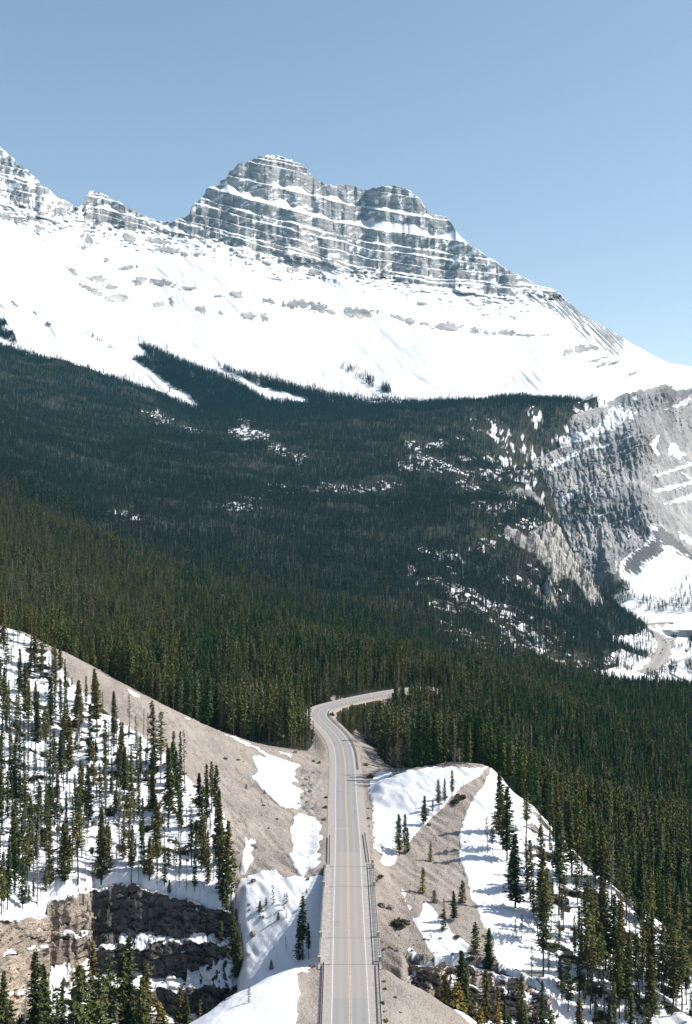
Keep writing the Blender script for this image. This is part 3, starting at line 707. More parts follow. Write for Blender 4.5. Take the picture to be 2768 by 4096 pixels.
# broken snow on the right shoulder and on top of the ridge
br = fbm(mPX / 26, (mPY + .25 * mPX) / 13, 14, o=4)
sh = np.interp(mPX, [0, 340, 1780, 1900, 2240], [.05, -.25, -.32, .14, .42])
snowm = np.maximum(snowm, zone * ss(0.12, 0.30, br + sh * 0.55 - 0.12))
lp = ss(470, 250, mPX)
fe = [250.0]
while fe[-1] < 1700: fe.append(fe[-1] + r2.choice([6, 9, 13, 19]))
fe = np.array(fe); fi = np.clip(np.searchsorted(fe, bed) - 1, 0, len(fe) - 2); fd_ = fe[fi + 1] - bed
gate = fbm(mPX / 38, fi * 2.7, 83, o=3)
snowm = np.maximum(snowm, zone * ss(2.6, 1.4, fd_) * ss(.10, .24, gate + .06) * .95)
snowm = np.maximum(snowm, zone * lp * ss(0.15, 0.28, fbm((mPX - mPY * .5) / 30, (mPY + mPX) / 20, 24, o=4)))
snowm = np.maximum(snowm, zone * ss(4.5, 1, mPY - top[None, :] - 2 * jm) * ss(-.1, .2, fbm(mPX / 40, mPX * 0, 3, o=2)))
CROP = [(290,1085,25,10,32),(392,1115,35,11,5),(370,1160,45,9,28),(468,1195,40,13,0),(441,1146,25,8,5),(512,1070,30,6,-8),(561,1124,25,13,-25),(650,1131,45,11,8),(753,1153,28,8,5),(641,1217,25,8,-5),(686,1208,9,15,0),(869,1184,28,3,0),(949,1179,25,10,0),(806,1238,18,12,10),(884,1250,10,7,0),(998,1262,28,13,5),(1056,1268,16,12,25),(1074,1204,22,8,15),(1194,1216,55,14,0),(1274,1231,34,14,8),(1320,1246,18,7,25),
 (1435,1250,58,16,2),(1591,1270,25,7,12),(1640,1284,22,11,5),(1698,1295,25,5,5),(1791,1308,50,14,3),(1900,1322,20,9,0),(1947,1332,9,9,0),(1978,1332,12,6,0),(2027,1332,28,9,0),(2108,1340,30,3,3),(2197,1338,20,3,-10),(2326,1396,28,14,-15),(2277,1406,25,8,-20),(2375,1389,15,7,20),(2393,1438,30,4,-15),(2406,1460,30,5,-25),(2455,1451,20,5,-15),(2526,1496,20,5,-15),(1684,1217,18,6,0),(1938,1258,15,4,0),(2054,1270,10,4,30),
 (18,861,30,10,25),(76,883,25,10,25),(134,874,40,6,25),(156,914,12,10,45),(334,990,14,7,0),(517,954,22,12,30),(624,963,45,7,8),(668,999,50,11,10),(740,1017,12,6,30),(784,1017,14,6,0),(971,1025,25,5,20),(1069,1052,18,6,10),(1176,1079,25,7,5),(1265,1088,25,9,5),(1096,1115,25,3,10),(428,1039,8,8,0),(334,945,10,8,60),(356,959,20,12,50),(2310,1245,75,8,36),(2410,1290,40,5,33),(60,1215,14,6,30),(140,1250,12,4,30),(195,1294,12,6,40),(2200,1215,50,3,40),(2250,1240,40,2.5,40),(2150,1200,40,3,40)]
crop = np.zeros(mPX.shape)
jc = fbm(mPX / 9, mPY / 6, 33, o=4) * .6
for cx, cy, rx, ry, an in CROP:
    s = (np.abs(mPX - cx) < rx + 30) & (np.abs(mPY - cy) < rx + ry + 20)
    crop[s] = np.maximum(crop[s], ellmask(mPX[s], mPY[s], cx, cy, rx * 1.12, ry * 1.2, an, 0.5, jc[s]))
# thin ledges peeping through just under the big cliffs, and along one band of the snowfield
lowline = np.interp(mPX, [a for a, b in CLIFFZONE[2:31]], [b for a, b in CLIFFZONE[2:31]])
under = (mPY - lowline)
dash = fbm(mPX / 22, (bed) / 4.5, 41, o=3)
crop = np.maximum(crop, ss(0.36, 0.46, dash - 0.008 * np.clip(under - 8, 0, 200)) * (under > 0) * (under < 95) * (mPX < 2300) * .9)
gul = fbm((mPX - .95 * mPY) / 5, (mPY + mPX) / 90, 51, o=3)
crop = np.maximum(crop, ss(.34, .5, gul + 0.004 * (mPX - 2240)) * ss(2120, 2200, mPX) * ss(2560, 2440, mPX) * ss(175, 20, mPY - np.interp(mPX, skx, sky_)) * .9)
snowm = np.minimum(snowm, 1 - crop)
tng = np.zeros(mPX.shape)
for poly, d in TONG[:3] + TONG[5:8]: tng = np.maximum(tng, polymask(mPX, mPY, poly, 5, fbm(mPX / 14, mPY / 12, 84, o=3) * 8) * min(1, d))
snowm = snowm * (1 - .8 * tng)
mD = mD - crop * 7
# folds and old avalanche tracks in the snowfield
snf = (1 - zone) * ss(1750, 1550, mPY)
mD = mD + snf * (fbm((mPX - mPY * 1.0) / 85, (mPY + mPX * .3) / 420, 61, o=3) * 12 + np.abs(fbm((mPX - mPY * .9 + 40 * fbm(mPX / 160, mPY / 160, 66, o=2)) / 48, (mPY + mPX) / 300, 65, o=3)) * 5.5 + fbm(mPX / 300, mPY / 200, 62, o=3) * 40 + fbm((mPX - mPY) / 17, (mPY + mPX) / 240, 63, o=3) * .5 + fbm(mPX / 45, mPY / 30, 64, o=3) * 1.6)
mX = xof(mPX, mD); mZ = zof(mPY, mD); mYY = mD
# back side of the massif
nb = 10
bx = [mX]; by = [mYY]; bz = [mZ]
for i in range(1, nb):
    d = i * 130.0
    yb = mYY[-1] + d; bx.append((mX[-1] / mYY[-1] * yb)[None]); by.append(yb[None]); bz.append((mZ[-1] - d * 0.75 - 40 * math.sin(i))[None])
MX = np.concatenate(bx); MY = np.concatenate(by); MZ = np.concatenate(bz)
msn = np.concatenate([snowm, np.repeat(snowm[-1:], nb - 1, 0)])
bl = tng + zone * ss(.08, .3, fbm(mPX / 90, bed / 4.2, 81, o=4)) * .75
msl = np.concatenate([bl, np.repeat(bl[-1:], nb - 1, 0)])
MAT_MOUNT = terrain_mat("mountain_rock_and_snow", (0.24, 0.235, 0.23), (0.335, 0.33, 0.322), (0.22, 0.218, 0.215), 12.0, 0.40, strata=(0.004, 0.004, 0.05), bump=0.8)
me = mesh_from("mountain", np.stack([MX, MY, MZ], -1).reshape(-1, 3), grid_faces(*MX.shape), MAT_MOUNT, True,
               {'mask': np.stack([msn, np.ones_like(msn), msl, np.ones_like(msn)], -1).reshape(-1, 4)})
obj("mountain", me, kind='structure')

# ================================================================== the grey wall on the right
wpx = np.arange(1930, 3300, 3.0)
wtop = np.interp(wpx, [1930,2000,2060,2130,2200,2290,2380,2455,2495,2570,2620,2672,2690,2705,2768,2900,3300], [1790,1750,1735,1700,1690,1665,1630,1598,1575,1558,1545,1537,1545,1566,1541,1520,1500])
wtop = wtop + fbm(wpx / 14, wpx * 0, 3, o=3) * 5
wvv = np.linspace(0, 1, 330)
wPX, wV = np.meshgrid(wpx, wvv)
wPY = 2520 + (wtop - 2520) * wV
WC = [(1950,1800,3000),(1950,2100,2800),(1950,2500,2300),(2100,1900,2900),(2100,1720,3080),(2300,1690,3120),(2455,1605,3240),(2560,1560,3260),(2330,1900,2950),(2330,2100,2800),(2480,1900,2960),(2560,1720,3060),(2590,2000,2830),(2600,2150,2740),(2400,2300,2600),(2350,2400,2430),(2300,2500,2200),
      (2620,1740,3150),(2680,1550,3330),(2700,1700,3420),(2720,1850,3300),(2768,1600,3650),(2768,1800,3500),(2768,2000,3250),(2768,2180,2950),(2620,2100,2770),(2500,2260,2580),(2450,2300,2500),(2600,2300,2460),(2520,2420,2330),(2620,2430,2330),(2768,2420,2330),(2768,2300,2560),(2900,2250,2800),(3300,2300,2800),(3300,2000,3200),(3300,1600,3600),(2768,2500,2250),(3300,2480,2280),(2500,2500,2260),(2640,2170,2700)]
wfit = RBF([((a - CX) / F, (b - 1000) / F) for a, b, c in WC], [c / 1000 for a, b, c in WC], c=0.008)
_wa, _wb = wPX[::4, ::4], wPY[::4, ::4]
wD = wfit((wPX - CX) / F, (wPY - 1000) / F) * 1000
CONE = Z3([(1130,1170),(1150,1090),(1210,1040),(1290,990),(1315,955),(1310,895),(1330,880),(1390,890),(1440,930),(1500,985),(1571,1060),(1700,1130),(2400,1250),(2400,1600),(1000,1600),(1040,1330),(1045,1200),(1090,1170)])
cone = polymask(wPX, wPY, CONE, 5, fbm(wPX / 12, wPY / 12, 71, o=3) * 5)
wb = wPY + 0.33 * wPX + fbm(wPX / 90, wPY / 90, 72, o=3) * 12
lean = (wPX - 0.18 * wPY)
wrel = fbm(lean / 70, wPY / 420, 73, o=4) * 15 + np.abs(fbm(lean / 26, wPY / 60, 74, o=4)) * 5 + fbm(lean / 8, wPY / 22, 75, o=3) * 6
stp = (wb / 46) % 1.0
wrel = wrel + (stp * 16 - 8) * ss(-.2, .3, fbm(wPX / 120, wPY / 120, 76, o=2))
wc, wj = cells(lean / 24, wb / 66, 7, .3); wc2, wj2 = cells(lean / 9, wb / 20, 9, .35)
wrel = wrel + wc * 6 + ss(.10, 0, wj) * 6 + wc2 * 3.5 + ss(.12, 0, wj2) * 2.5
wD = wD + wrel * (1 - cone) * ss(0, 0.06, 1 - wV)
jw = fbm(wPX / 10, wPY / 7, 77, o=4)
WSN = [(Z3([(400,300),(480,310),(600,300),(640,260),(660,300),(700,350),(780,360),(900,340),(1040,280),(1080,200),(1130,175),(1190,200),(1240,220),(1240,250),(1150,300),(1080,330),(980,370),(900,395),(830,420),(760,440),(690,410),(660,430),(690,520),(670,510),(640,430),(600,460),(500,400)]), 12),
 (Z3([(715,545),(800,490),(900,450),(930,425),(960,415),(1085,398),(1085,418),(950,445),(870,492),(800,525),(740,562)]), 6),(Z3([(1160,362),(1220,338),(1225,358),(1165,378)]), 3),(Z3([(1320,400),(1350,370),(1375,345),(1382,390),(1350,430),(1385,465),(1370,472),(1330,435)]), 5),
 (Z3([(1420,440),(1462,388),(1500,430),(1545,470),(1480,500),(1450,470)]), 8),(Z3([(1340,590),(1571,510),(1800,430),(1800,455),(1571,534),(1350,602)]), 7),(Z3([(1330,680),(1571,618),(1800,560),(1800,590),(1571,648),(1350,690)]), 7),(Z3([(1390,752),(1571,698),(1800,650),(1800,690),(1571,736),(1400,760)]), 7),(Z3([(1460,180),(1571,110),(1750,60),(1750,100),(1571,150),(1480,205)]), 8),(Z3([(1440,60),(1571,20),(1800,0),(1800,50),(1571,80),(1480,95)]), 8),
 (Z3([(788,722),(890,676),(1000,680),(960,695),(900,700),(840,750),(812,785)]), 4),(Z3([(1010,835),(1050,812),(1040,828)]), 2),(Z3([(1062,925),(1075,930),(1082,972),(1070,965)]), 2),(Z3([(1170,862),(1210,848),(1200,860)]), 2),(Z3([(1180,950),(1218,935),(1200,955)]), 3),(Z3([(1120,1090),(1128,1100),(1135,1150),(1125,1155)]), 2),(Z3([(1380,210),(1440,190),(1430,205)]), 2),(Z3([(1215,130),(1250,115),(1260,150),(1230,145)]), 4),
 (Z3([(1490,920),(1571,960),(1700,1010),(1700,1040),(1571,1000),(1500,960)]), 6),(Z3([(1035,1270),(1060,1300),(1090,1340),(1050,1340)]), 3),(Z3([(1500,560),(1571,600),(1571,630)]),6)]
wsn = np.zeros(wPX.shape)
for poly, w in WSN: wsn = np.maximum(wsn, polymask(wPX, wPY, poly, w * .7, jw * w * 1.1))
CSN = Z3([(1130,1170),(1150,1090),(1210,1040),(1290,990),(1315,955),(1310,895),(1330,880),(1392,890),(1345,930),(1352,975),(1300,1000),(1230,1045),(1180,1095),(1175,1150),(1250,1168),(1280,1110),(1340,1080),(1400,1030),(1395,985),(1450,1010),(1500,1050),(1571,1080),(1800,1180),(2400,1300),(2400,1600),(1000,1600),(1040,1330),(1200,1260)])
streak = fbm((wPX - 1.1 * wPY) / 5, (wPY + wPX) / 40, 79, o=3)
wsn = np.maximum(wsn * (1 - cone), polymask(wPX, wPY, CSN, 4, streak * 16) * cone)
wrk = 1 - cone
wX = xof(wPX, wD); wZ = zof(wPY, wD)
# the top runs back level into the snowfield
bx = [wX]; by = [wD]; bz = [wZ]
for i in range(1, 5):
    yb = wD[-1] + i * 60.0; bx.append((wX[-1] / wD[-1] * yb)[None]); by.append(yb[None]); bz.append((wZ[-1] - 3.0 * i)[None])
wsA = np.concatenate([wsn] + [np.ones((1, len(wpx)))] * 4); wrA = np.concatenate([wrk] + [np.zeros((1, len(wpx)))] * 4)
MAT_WALL = terrain_mat("grey_limestone", (0.15, 0.15, 0.15), (0.335, 0.33, 0.322), (0.05, 0.05, 0.05), 14.0, 0.30, strata=(0.03, 0.03, 0.008), bump=0.9)
me = mesh_from("cliff", np.stack([np.concatenate(bx), np.concatenate(by), np.concatenate(bz)], -1).reshape(-1, 3), grid_faces(len(wsA), len(wpx)), MAT_WALL, True,
               {'mask': np.stack([wsA, wrA, 0 * wsA, np.ones_like(wsA)], -1).reshape(-1, 4)})
obj("rock_wall", me, kind='structure')
# ================================================================== canyon cliffs
def sheet(name, cols, mat, step, nv, relief, seed, strata_h):
    """rock face: each column lists (photo row, distance) from the rim down; ledges come out where the distance changes"""
    us = np.array([c[0] for c in cols], float)
    px = np.arange(us[0], us[-1] + .1, step)
    n = max(len(c[1]) for c in cols)
    def col(c):
        q = np.array(c[1], float)
        a = np.array([(x * Yy, Yy, z) for x, Yy, z in [((c[0] - CX) / F, Y, zof(py, Y)) for py, Y in q]])
        return a
    C = [col(c) for c in cols]
    Cn = np.array([c if len(c) == n else np.concatenate([c, np.repeat(c[-1:], n - len(c), 0)]) for c in C])
    # interpolate columns
    out = np.empty((len(px), n, 3))
    for k in range(n):
        for a in range(3):
            out[:, k, a] = np.interp(px, us, Cn[:, k, a])
    for k in range(1, n - 1):      # an uneven rim and uneven ledges
        out[:, k, 2] += fbm(px / 45, px * 0 + k * 3.1, seed, o=3) * (1.1 if k == 1 else 1.5); out[:, k, 1] += fbm(px / 60, px * 0 + (k // 2) * 5.3, seed + 4, o=3) * 1.6
    L = np.concatenate([[0], np.cumsum(np.linalg.norm(np.diff(out.mean(0), axis=0), axis=1))])
    s = np.linspace(0, L[-1], nv)
    G = np.empty((nv, len(px), 3))
    for i in range(len(px)):
        for a in range(3): G[:, i, a] = np.interp(s, L, out[i, :, a])
    X, Y, Z = G[..., 0], G[..., 1], G[..., 2]
    du = np.gradient(G, axis=1); dv = np.gradient(G, axis=0)
    N = np.cross(du, dv); N /= np.linalg.norm(N, axis=-1)[..., None] + 1e-9
    sgn = np.where(N[..., 1] > 0, -1, 1)[..., None]; N = N * sgn
    flatn = np.abs(N[..., 2])
    big = fbm(X / 7, Y / 7, Z / 9 + seed, o=4)
    crack = np.abs(fbm(X / 3.0, Y / 3.0, Z / 14 + seed, o=3))
    bedz = fbm(X / 20, Y / 20, Z / strata_h + seed * 2, o=3)
    fine = fbm(X, Y, Z * 2 + seed, o=4)
    along = np.cumsum(np.r_[0, np.linalg.norm(np.diff(out[:, 1, :2], axis=0), axis=1)])[None, :] + 0 * Z
    c1, j1 = cells(along / 5.5, Z / (strata_h * 1.3) + .4 * big, int(seed), .3); c2, j2 = cells(along / 1.7, Z / (strata_h * .5), int(seed) + 2, .35)
    d = (big * 1.5 - crack * 1.2 + (c1 - .5) * 2.6 + (c2 - .5) * .9 - ss(.12, 0, j1) * 1.1 - ss(.12, 0, j2) * .4 + fine * .3) * relief
    if seed == 3.0: d = d * np.where(px < 366, .5, 1.0)[None]
    d = d * (1 - .6 * ss(.5, .9, flatn)) * np.minimum(1, np.linspace(0, 8, nv))[:, None]
    up0 = flatn
    G = G + N * d[..., None]
    du = np.gradient(G, axis=1); dv = np.gradient(G, axis=0)
    N = np.cross(du, dv); N /= np.linalg.norm(N, axis=-1)[..., None] + 1e-9
    up = np.abs(N[..., 2])
    lg = np.abs(np.cross(np.gradient(out.mean(1), axis=0), np.array([0, 0, 1.])))  # unused direction of the face
    sn = ss(.5, .68, up0 * .8 + up * .2 + fbm(X / 2.5, Y / 2.5, Z / 2.5, o=3) * .34)
    return px, G, sn, up
MAT_CLIFF = terrain_mat("canyon_limestone", (0.28, 0.25, 0.215), (0.45, 0.375, 0.305), (0.045, 0.038, 0.03), 2.0, 0.5, strata=(0.25, 0.25, 1.1), bump=0.9)
MAT_DARK = terrain_mat("stained_dark_limestone", (0.15, 0.135, 0.12), (0.15, 0.14, 0.128), (0.035, 0.03, 0.022), 1.6, 0.5, strata=(0.3, 0.3, 1.3), bump=1.0)  # darker copy of the cliff rock, its shade put into the colour
for cols, seed, rel, strat in ((LCOL, 3.0, .6, 1.7), (RCOL, 9.0, .42, 1.1)):
    px, G, sn, up = sheet("cliff", cols, MAT_CLIFF, 3.0, 190, rel, seed, strat)
    if seed == 9.0: sn = sn * (fbm(G[..., 0] / 3, G[..., 1] / 3, 2., o=3) > .25)
    soilm = ss(.45, .6, up) * (1 - sn) * .8
    me = mesh_from("cliff", G.reshape(-1, 3), grid_faces(*G.shape[:2]), MAT_CLIFF, True,
                   {'mask': np.stack([sn, np.ones_like(sn), soilm, np.ones_like(sn)], -1).reshape(-1, 4)})
    if seed == 3.0:      # the buff bluff on the left, the face with painted shade beyond its corner
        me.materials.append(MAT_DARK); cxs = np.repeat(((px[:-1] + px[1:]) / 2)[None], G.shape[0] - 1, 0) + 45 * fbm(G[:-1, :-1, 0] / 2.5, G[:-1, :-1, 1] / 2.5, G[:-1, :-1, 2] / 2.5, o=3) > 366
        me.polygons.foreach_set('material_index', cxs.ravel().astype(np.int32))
    obj("canyon_cliff", me, kind='structure')

# ================================================================== ROAD
def ribbon(name, P, N, offs, z, mat, attr=None, i0=0, i1=None, parent=None, **kw):
    P = P[i0:i1]; N = N[i0:i1]; k = len(offs)
    zz = np.broadcast_to(np.asarray(z, float), (k,))
    v = np.concatenate([np.stack([P[:, 0] + N[:, 0] * o, P[:, 1] + N[:, 1] * o, np.full(len(P), zq)], -1)[:, None] for o, zq in zip(offs, zz)], 1)
    at = None
    if attr is not None:
        lat = np.broadcast_to(np.asarray(offs)[None], v.shape[:2])
        at = {'lane': np.stack([lat, np.broadcast_to(P[:, 1:2], lat.shape), attr(v), np.ones(lat.shape)], -1).reshape(-1, 4)}
    me = mesh_from(name, v.reshape(-1, 3), grid_faces(*v.shape[:2]), mat, True, at)
    return obj(name, me, parent, **kw)
def road_mat():
    t = NT("old_asphalt"); pos = t.node('ShaderNodeNewGeometry').outputs['Position']
    at = t.node('ShaderNodeAttribute'); at.attribute_name = 'lane'
    sp = t.node('ShaderNodeSeparateXYZ'); t.link(at.outputs['Vector'], sp.inputs[0])
    lat, deck = sp.outputs[0], sp.outputs[2]
    n1 = t.noise(pos, 6.0, 6, .7); n2 = t.noise(t.mapping(pos, (0.9, 0.05, 1)), 1.0, 4, .6); n3 = t.noise(t.mapping(pos, (.25, .12, 1)), 1.0, 5, .6)
    asph = t.ramp(n1, [(.3, (.205, .202, .196)), (.7, (.275, .27, .262))])
    conc = t.ramp(n1, [(.3, (.25, .228, .21)), (.7, (.315, .288, .268))])
    base = t.mix(deck, asph, conc)
    # polished wheel tracks, paler: a cosine across the lane
    w = t.math('MULTIPLY', t.math('ADD', t.math('COSINE', t.math('MULTIPLY', lat, 3.55)), 1.0), .5)
    base = t.mix(t.math('MULTIPLY', t.math('MULTIPLY', w, n2), .5), base, (.36, .345, .33))
    dark = t.smooth(n3, .60, .72)
    base = t.mix(t.math('MULTIPLY', dark, .28), base, (.12, .115, .11))
    # dust towards the edges
    e = t.smooth(t.math('ABSOLUTE', lat), 3.5, 3.95)
    base = t.mix(t.math('MULTIPLY', e, .85), base, (.33, .30, .28))
    t.color(base); t.rough(.9); t.bump(n1, .3, .02)
    return t.m
M_ROAD = road_mat()
def deckmask(v): y = v[..., 1]; return (((y > 222.5) & (y < 318)) * 0.9).astype(float)
road = ribbon("road", RP, RN, [-4.1, -3.7, -3.0, -2.2, -1.4, -.6, 0, .6, 1.4, 2.2, 3.0, 3.7, 4.1], .03, M_ROAD, deckmask, kind='structure')
M_SHO = flat_mat("road_edge_dust", (.335, .30, .27), .95, .13, 1.2)
for s in (-1, 1):
    o0, o1 = (4.1, 6.2) if s > 0 else (-6.1, -4.1)
    ribbon("road_shoulder", RP, RN, [o0, o1] if s > 0 else [o0, o1], [.028, .0] if s > 0 else [.0, .028], M_SHO, kind='structure', i1=at_road(239))
    ribbon("road_shoulder", RP, RN, [o0, o1] if s > 0 else [o0, o1], [.028, .0] if s > 0 else [.0, .028], M_SHO, kind='structure', i0=at_road(305.5))
M_YEL = flat_mat("worn_yellow_paint", (.46, .37, .235), .8, .2, 1.5)
M_WHT = flat_mat("worn_white_paint", (.52, .51, .49), .8, .14, 1.5)
for o in (-.16, .16): ribbon("road_line", RP, RN, [o - .075, o + .075], .036, M_YEL, parent=road)
for o in (-3.56, 3.56): ribbon("road_line", RP, RN, [o - .1, o + .1], .036, M_WHT, parent=road)
m = MB(); m.box((-1.25, 343, .037), (4.2, .28, .004)); obj("stop_line", m.mesh("stop_line", M_WHT), road)
vroad_t = np.gradient(VP, axis=0); vroad_t /= np.linalg.norm(vroad_t, axis=1)[:, None]; VN = np.c_[vroad_t[:, 1], -vroad_t[:, 0]]
vr = ribbon("valley_road", VP, VN, [-5.5, -2, 2, 5.5], VZ + .1, flat_mat("far_asphalt", (.27, .26, .25), .9, .1, .2), kind='structure')
ribbon("valley_road_shoulder", VP, VN, [-9.5, 9.5], VZ - .1, flat_mat("far_gravel", (.36, .33, .30), .95, .12, .2), kind='structure')
for o in (-4.6, 0, 4.6): ribbon("road_line", VP, VN, [o - .15, o + .15], VZ + .13, M_WHT if o else M_YEL, parent=vr)

# frozen river: grey melt pools and channels in the snow of the valley floor
def ZV(p): return [(2300 + x / 3.357, 2400 + y / 3.357) for x, y in p]
M_ICE = flat_mat("grey_melting_ice", (.33, .36, .38), .35, .12, .05)
def pool(pts):
    m = MB(); v = []
    for a, b in ZV(pts):
        Y = F * (HC - VZ - .6) / (b - HY); v.append((xof(a, Y), Y, VZ + .35))
    m.add(v, [tuple(range(len(v)))]); return m
for pts in ([(1020,355),(1130,355),(1290,342),(1420,338),(1430,342),(1300,348),(1140,365),(1060,378),(1030,372)],[(1280,395),(1330,400),(1400,415),(1395,425),(1330,430),(1290,412),(1200,450),(1190,446),(1285,418)],[(1400,388),(1500,375),(1571,362),(1571,368),(1510,382)],[(1470,345),(1571,338),(1571,345),(1520,352)],
            [(1470,608),(1571,596),(1571,604),(1490,616)],[(1275,855),(1300,830),(1400,800),(1500,780),(1430,820),(1370,860),(1330,885),(1290,870)],[(1330,890),(1400,895),(1480,910),(1571,940),(1571,965),(1480,935),(1400,915),(1335,905)],[(1000,1080),(1200,1085),(1420,1072),(1430,1078),(1200,1095),(1010,1095)],[(1220,1140),(1290,1110),(1390,1090),(1330,1125),(1270,1150)],[(1480,640),(1540,650),(1530,680),(1480,665)]):
    mm = pool(pts); 
    o = obj("frozen_river", mm.mesh("frozen_river", M_ICE), kind='structure')

# ================================================================== BRIDGE
M_CON = flat_mat("bridge_concrete", (.34, .315, .295), .9, .16, .9)
M_CON2 = flat_mat("bare_pilaster_concrete", (.36, .345, .32), .9, .14, 2.0)
M_GIRD = flat_mat("steel_girder_paint", (.12, .125, .12), .6, .2, 1.0)
M_RAIL = flat_mat("green_grey_rail_paint", (.22, .235, .20), .5, .15, 2.0, .3)
M_GALV = flat_mat("galvanised_steel", (.42, .43, .44), .45, .12, 2.0, .5)
M_POST = flat_mat("dark_timber_post", (.10, .085, .07), .9, .2, 3.0)
Y0, Y1 = 238.6, 306.0
XL, XR = -5.7, 7.25
br = thing("road_bridge", "concrete two lane bridge with lattice railings carrying the highway over the snowy canyon", "bridge", (0, (Y0 + Y1) / 2, 0))
YB = (Y0 + Y1) / 2
def bpart(name, mb, mat, parent=br): return obj(name, mb.mesh(name, mat), parent, (0, 0, 0) if parent is not br else (0, -YB, 0))
m = MB(); m.box(((XL + XR) / 2, YB, -.30), (XR - XL + .5, Y1 - Y0, .56)); bpart("deck", m, M_CON)
for x in (-4.2, -1.2, 2.6, 5.8):
    m = MB(); m.box((x, YB, -1.35), (.35, Y1 - Y0 - 1, 1.5)); m.box((x, YB, -2.13), (.7, Y1 - Y0 - 1.2, .08)); bpart("girder", m, M_GIRD)
for y in (253.7, 288.8):
    m = MB(); zb = gz(1, y) - 2
    m.box((.8, y, -2.55), (12.2, 1.7, .75)); m.box((.8, y, (zb - 2.9) / 2), (9.0, 1.2, abs(zb + 2.9))); bpart("pier", m, M_CON)
for y, s in ((Y0 - .5, 1), (Y1 + .5, -1)):
    m = MB(); m.box((.8, y, -2.6), (13.6, 1.0, 5.0)); bpart("abutment", m, M_CON)
for x0, x1 in ((XL - .2, -4.45), (5.85, XR + .2)):
    m = MB(); m.box(((x0 + x1) / 2, YB, .11), (x1 - x0, Y1 - Y0, .26)); bpart("curb", m, M_CON)
M_JOINT = flat_mat("joint_rubber", (.09, .09, .09), .8)
for y in (Y0 + .1, 253.7, 288.8, Y1 - .6):
    jt = MB(); jt.box((.7, y, .036), (10.2, .16, .006)); bpart("expansion_joint", jt, M_JOINT)
for x in (XL, XR):
    rl = MB()
    for z, r in ((.45, .035), (.68, .035), (.90, .035), (1.13, .055)): rl.tube([(x, Y0 + .6, z + .12), (x, Y1 - .3, z + .12)], r, 6)
    rr = bpart("railing", rl, M_RAIL)
    base = None
    for y in np.arange(Y0 + 1.4, Y1 - 1, 1.7):
        if min(abs(y - q) for q in (239.6, 253.7, 288.8, 303.2)) < .6: continue
        if base is None:
            p = MB(); p.box((0, 0, .58), (.13, .17, 1.2)); p.box((0, 0, .04), (.26, .30, .06)); base = p.mesh("baluster", M_RAIL)
        obj("baluster", base, rr, (x, y, .22))
    for y in (239.6, 253.7, 288.8, 303.2) + ((307.2,) if x > 0 else ()):
        m = MB(); m.box((x, y, .68), (.55, .62, 1.3)); m.box((x, y, 1.37), (.72, .8, .12)); bpart("pilaster", m, M_CON2)
    for y in (Y0 - 1.2, Y1 + 1.6):
        wl = MB(); wl.box((x, y, -.9), (.4, 2.6, 2.0)); bpart("wing_wall", wl, M_CON)

# ------------------------------------------------------------------ guardrails
def guardrail(path, label, spacing=1.9, flip=1):
    path = [Vector((p[0], p[1], 0)) for p in path]
    c = path[len(path) // 2]
    g = thing("guardrail", label, "guardrail", (c.x, c.y, 0), 0, "steel beam guardrails along the highway")
    n = len(path); pp = []
    for i, p in enumerate(path):
        t = (path[min(i + 1, n - 1)] - path[max(i - 1, 0)]).normalized()
        pp.append(((p.x - c.x, p.y - c.y, 0), (t.y * flip, -t.x * flip)))
    prof = [(0, .44), (.07, .48), (.07, .54), (0, .59), (.07, .64), (.07, .72), (0, .76), (-.05, .76), (-.05, .44)]
    m = MB(); m.strip(prof, pp, True); obj("beam", m.mesh("beam", M_GALV), g)
    p = MB(); p.box((0, 0, .38), (.2, .2, .86)); pm = p.mesh("post", M_POST)
    d = 0; last = -1e9
    for i in range(n):
        if i: d += (path[i] - path[i - 1]).length
        if d - last >= spacing:
            last = d; q, s = pp[i]
            o = obj("post", pm, g, (q[0] - s[0] * .17, q[1] - s[1] * .17, 0)); o.rotation_euler = (0, 0, math.atan2(s[1], s[0]))
    return g
def lerp_path(a, b, n): return [(a[0] + (b[0] - a[0]) * i / n, a[1] + (b[1] - a[1]) * i / n) for i in range(n + 1)]
guardrail(lerp_path((-4.55, 238.0), (-4.35, 198), 42), "steel guardrail on dark posts along the bottom left edge of the road before the bridge", flip=-1)
guardrail(lerp_path((6.65, 238.0), (6.35, 198), 42), "steel guardrail on dark posts along the bottom right edge of the road before the bridge")
guardrail(lerp_path((-5.0, 333), (-4.75, 307.5), 26), "short steel guardrail left of the road just past the bridge, beside the snow patch", flip=1)
guardrail(lerp_path((5.45, 336), (6.1, 309), 28), "short steel guardrail right of the road just past the far end of the bridge")
i0, i1 = at_road(421), int(np.argmin(np.abs(RP[:, 0] - 44) + (RP[:, 1] < 600) * 1e3))
guardrail([(RP[i, 0] + RN[i, 0] * 4.95, RP[i, 1] + RN[i, 1] * 4.95) for i in range(i0, i1)], "long curving steel guardrail on the outer edge of the highway bend", 2.4)

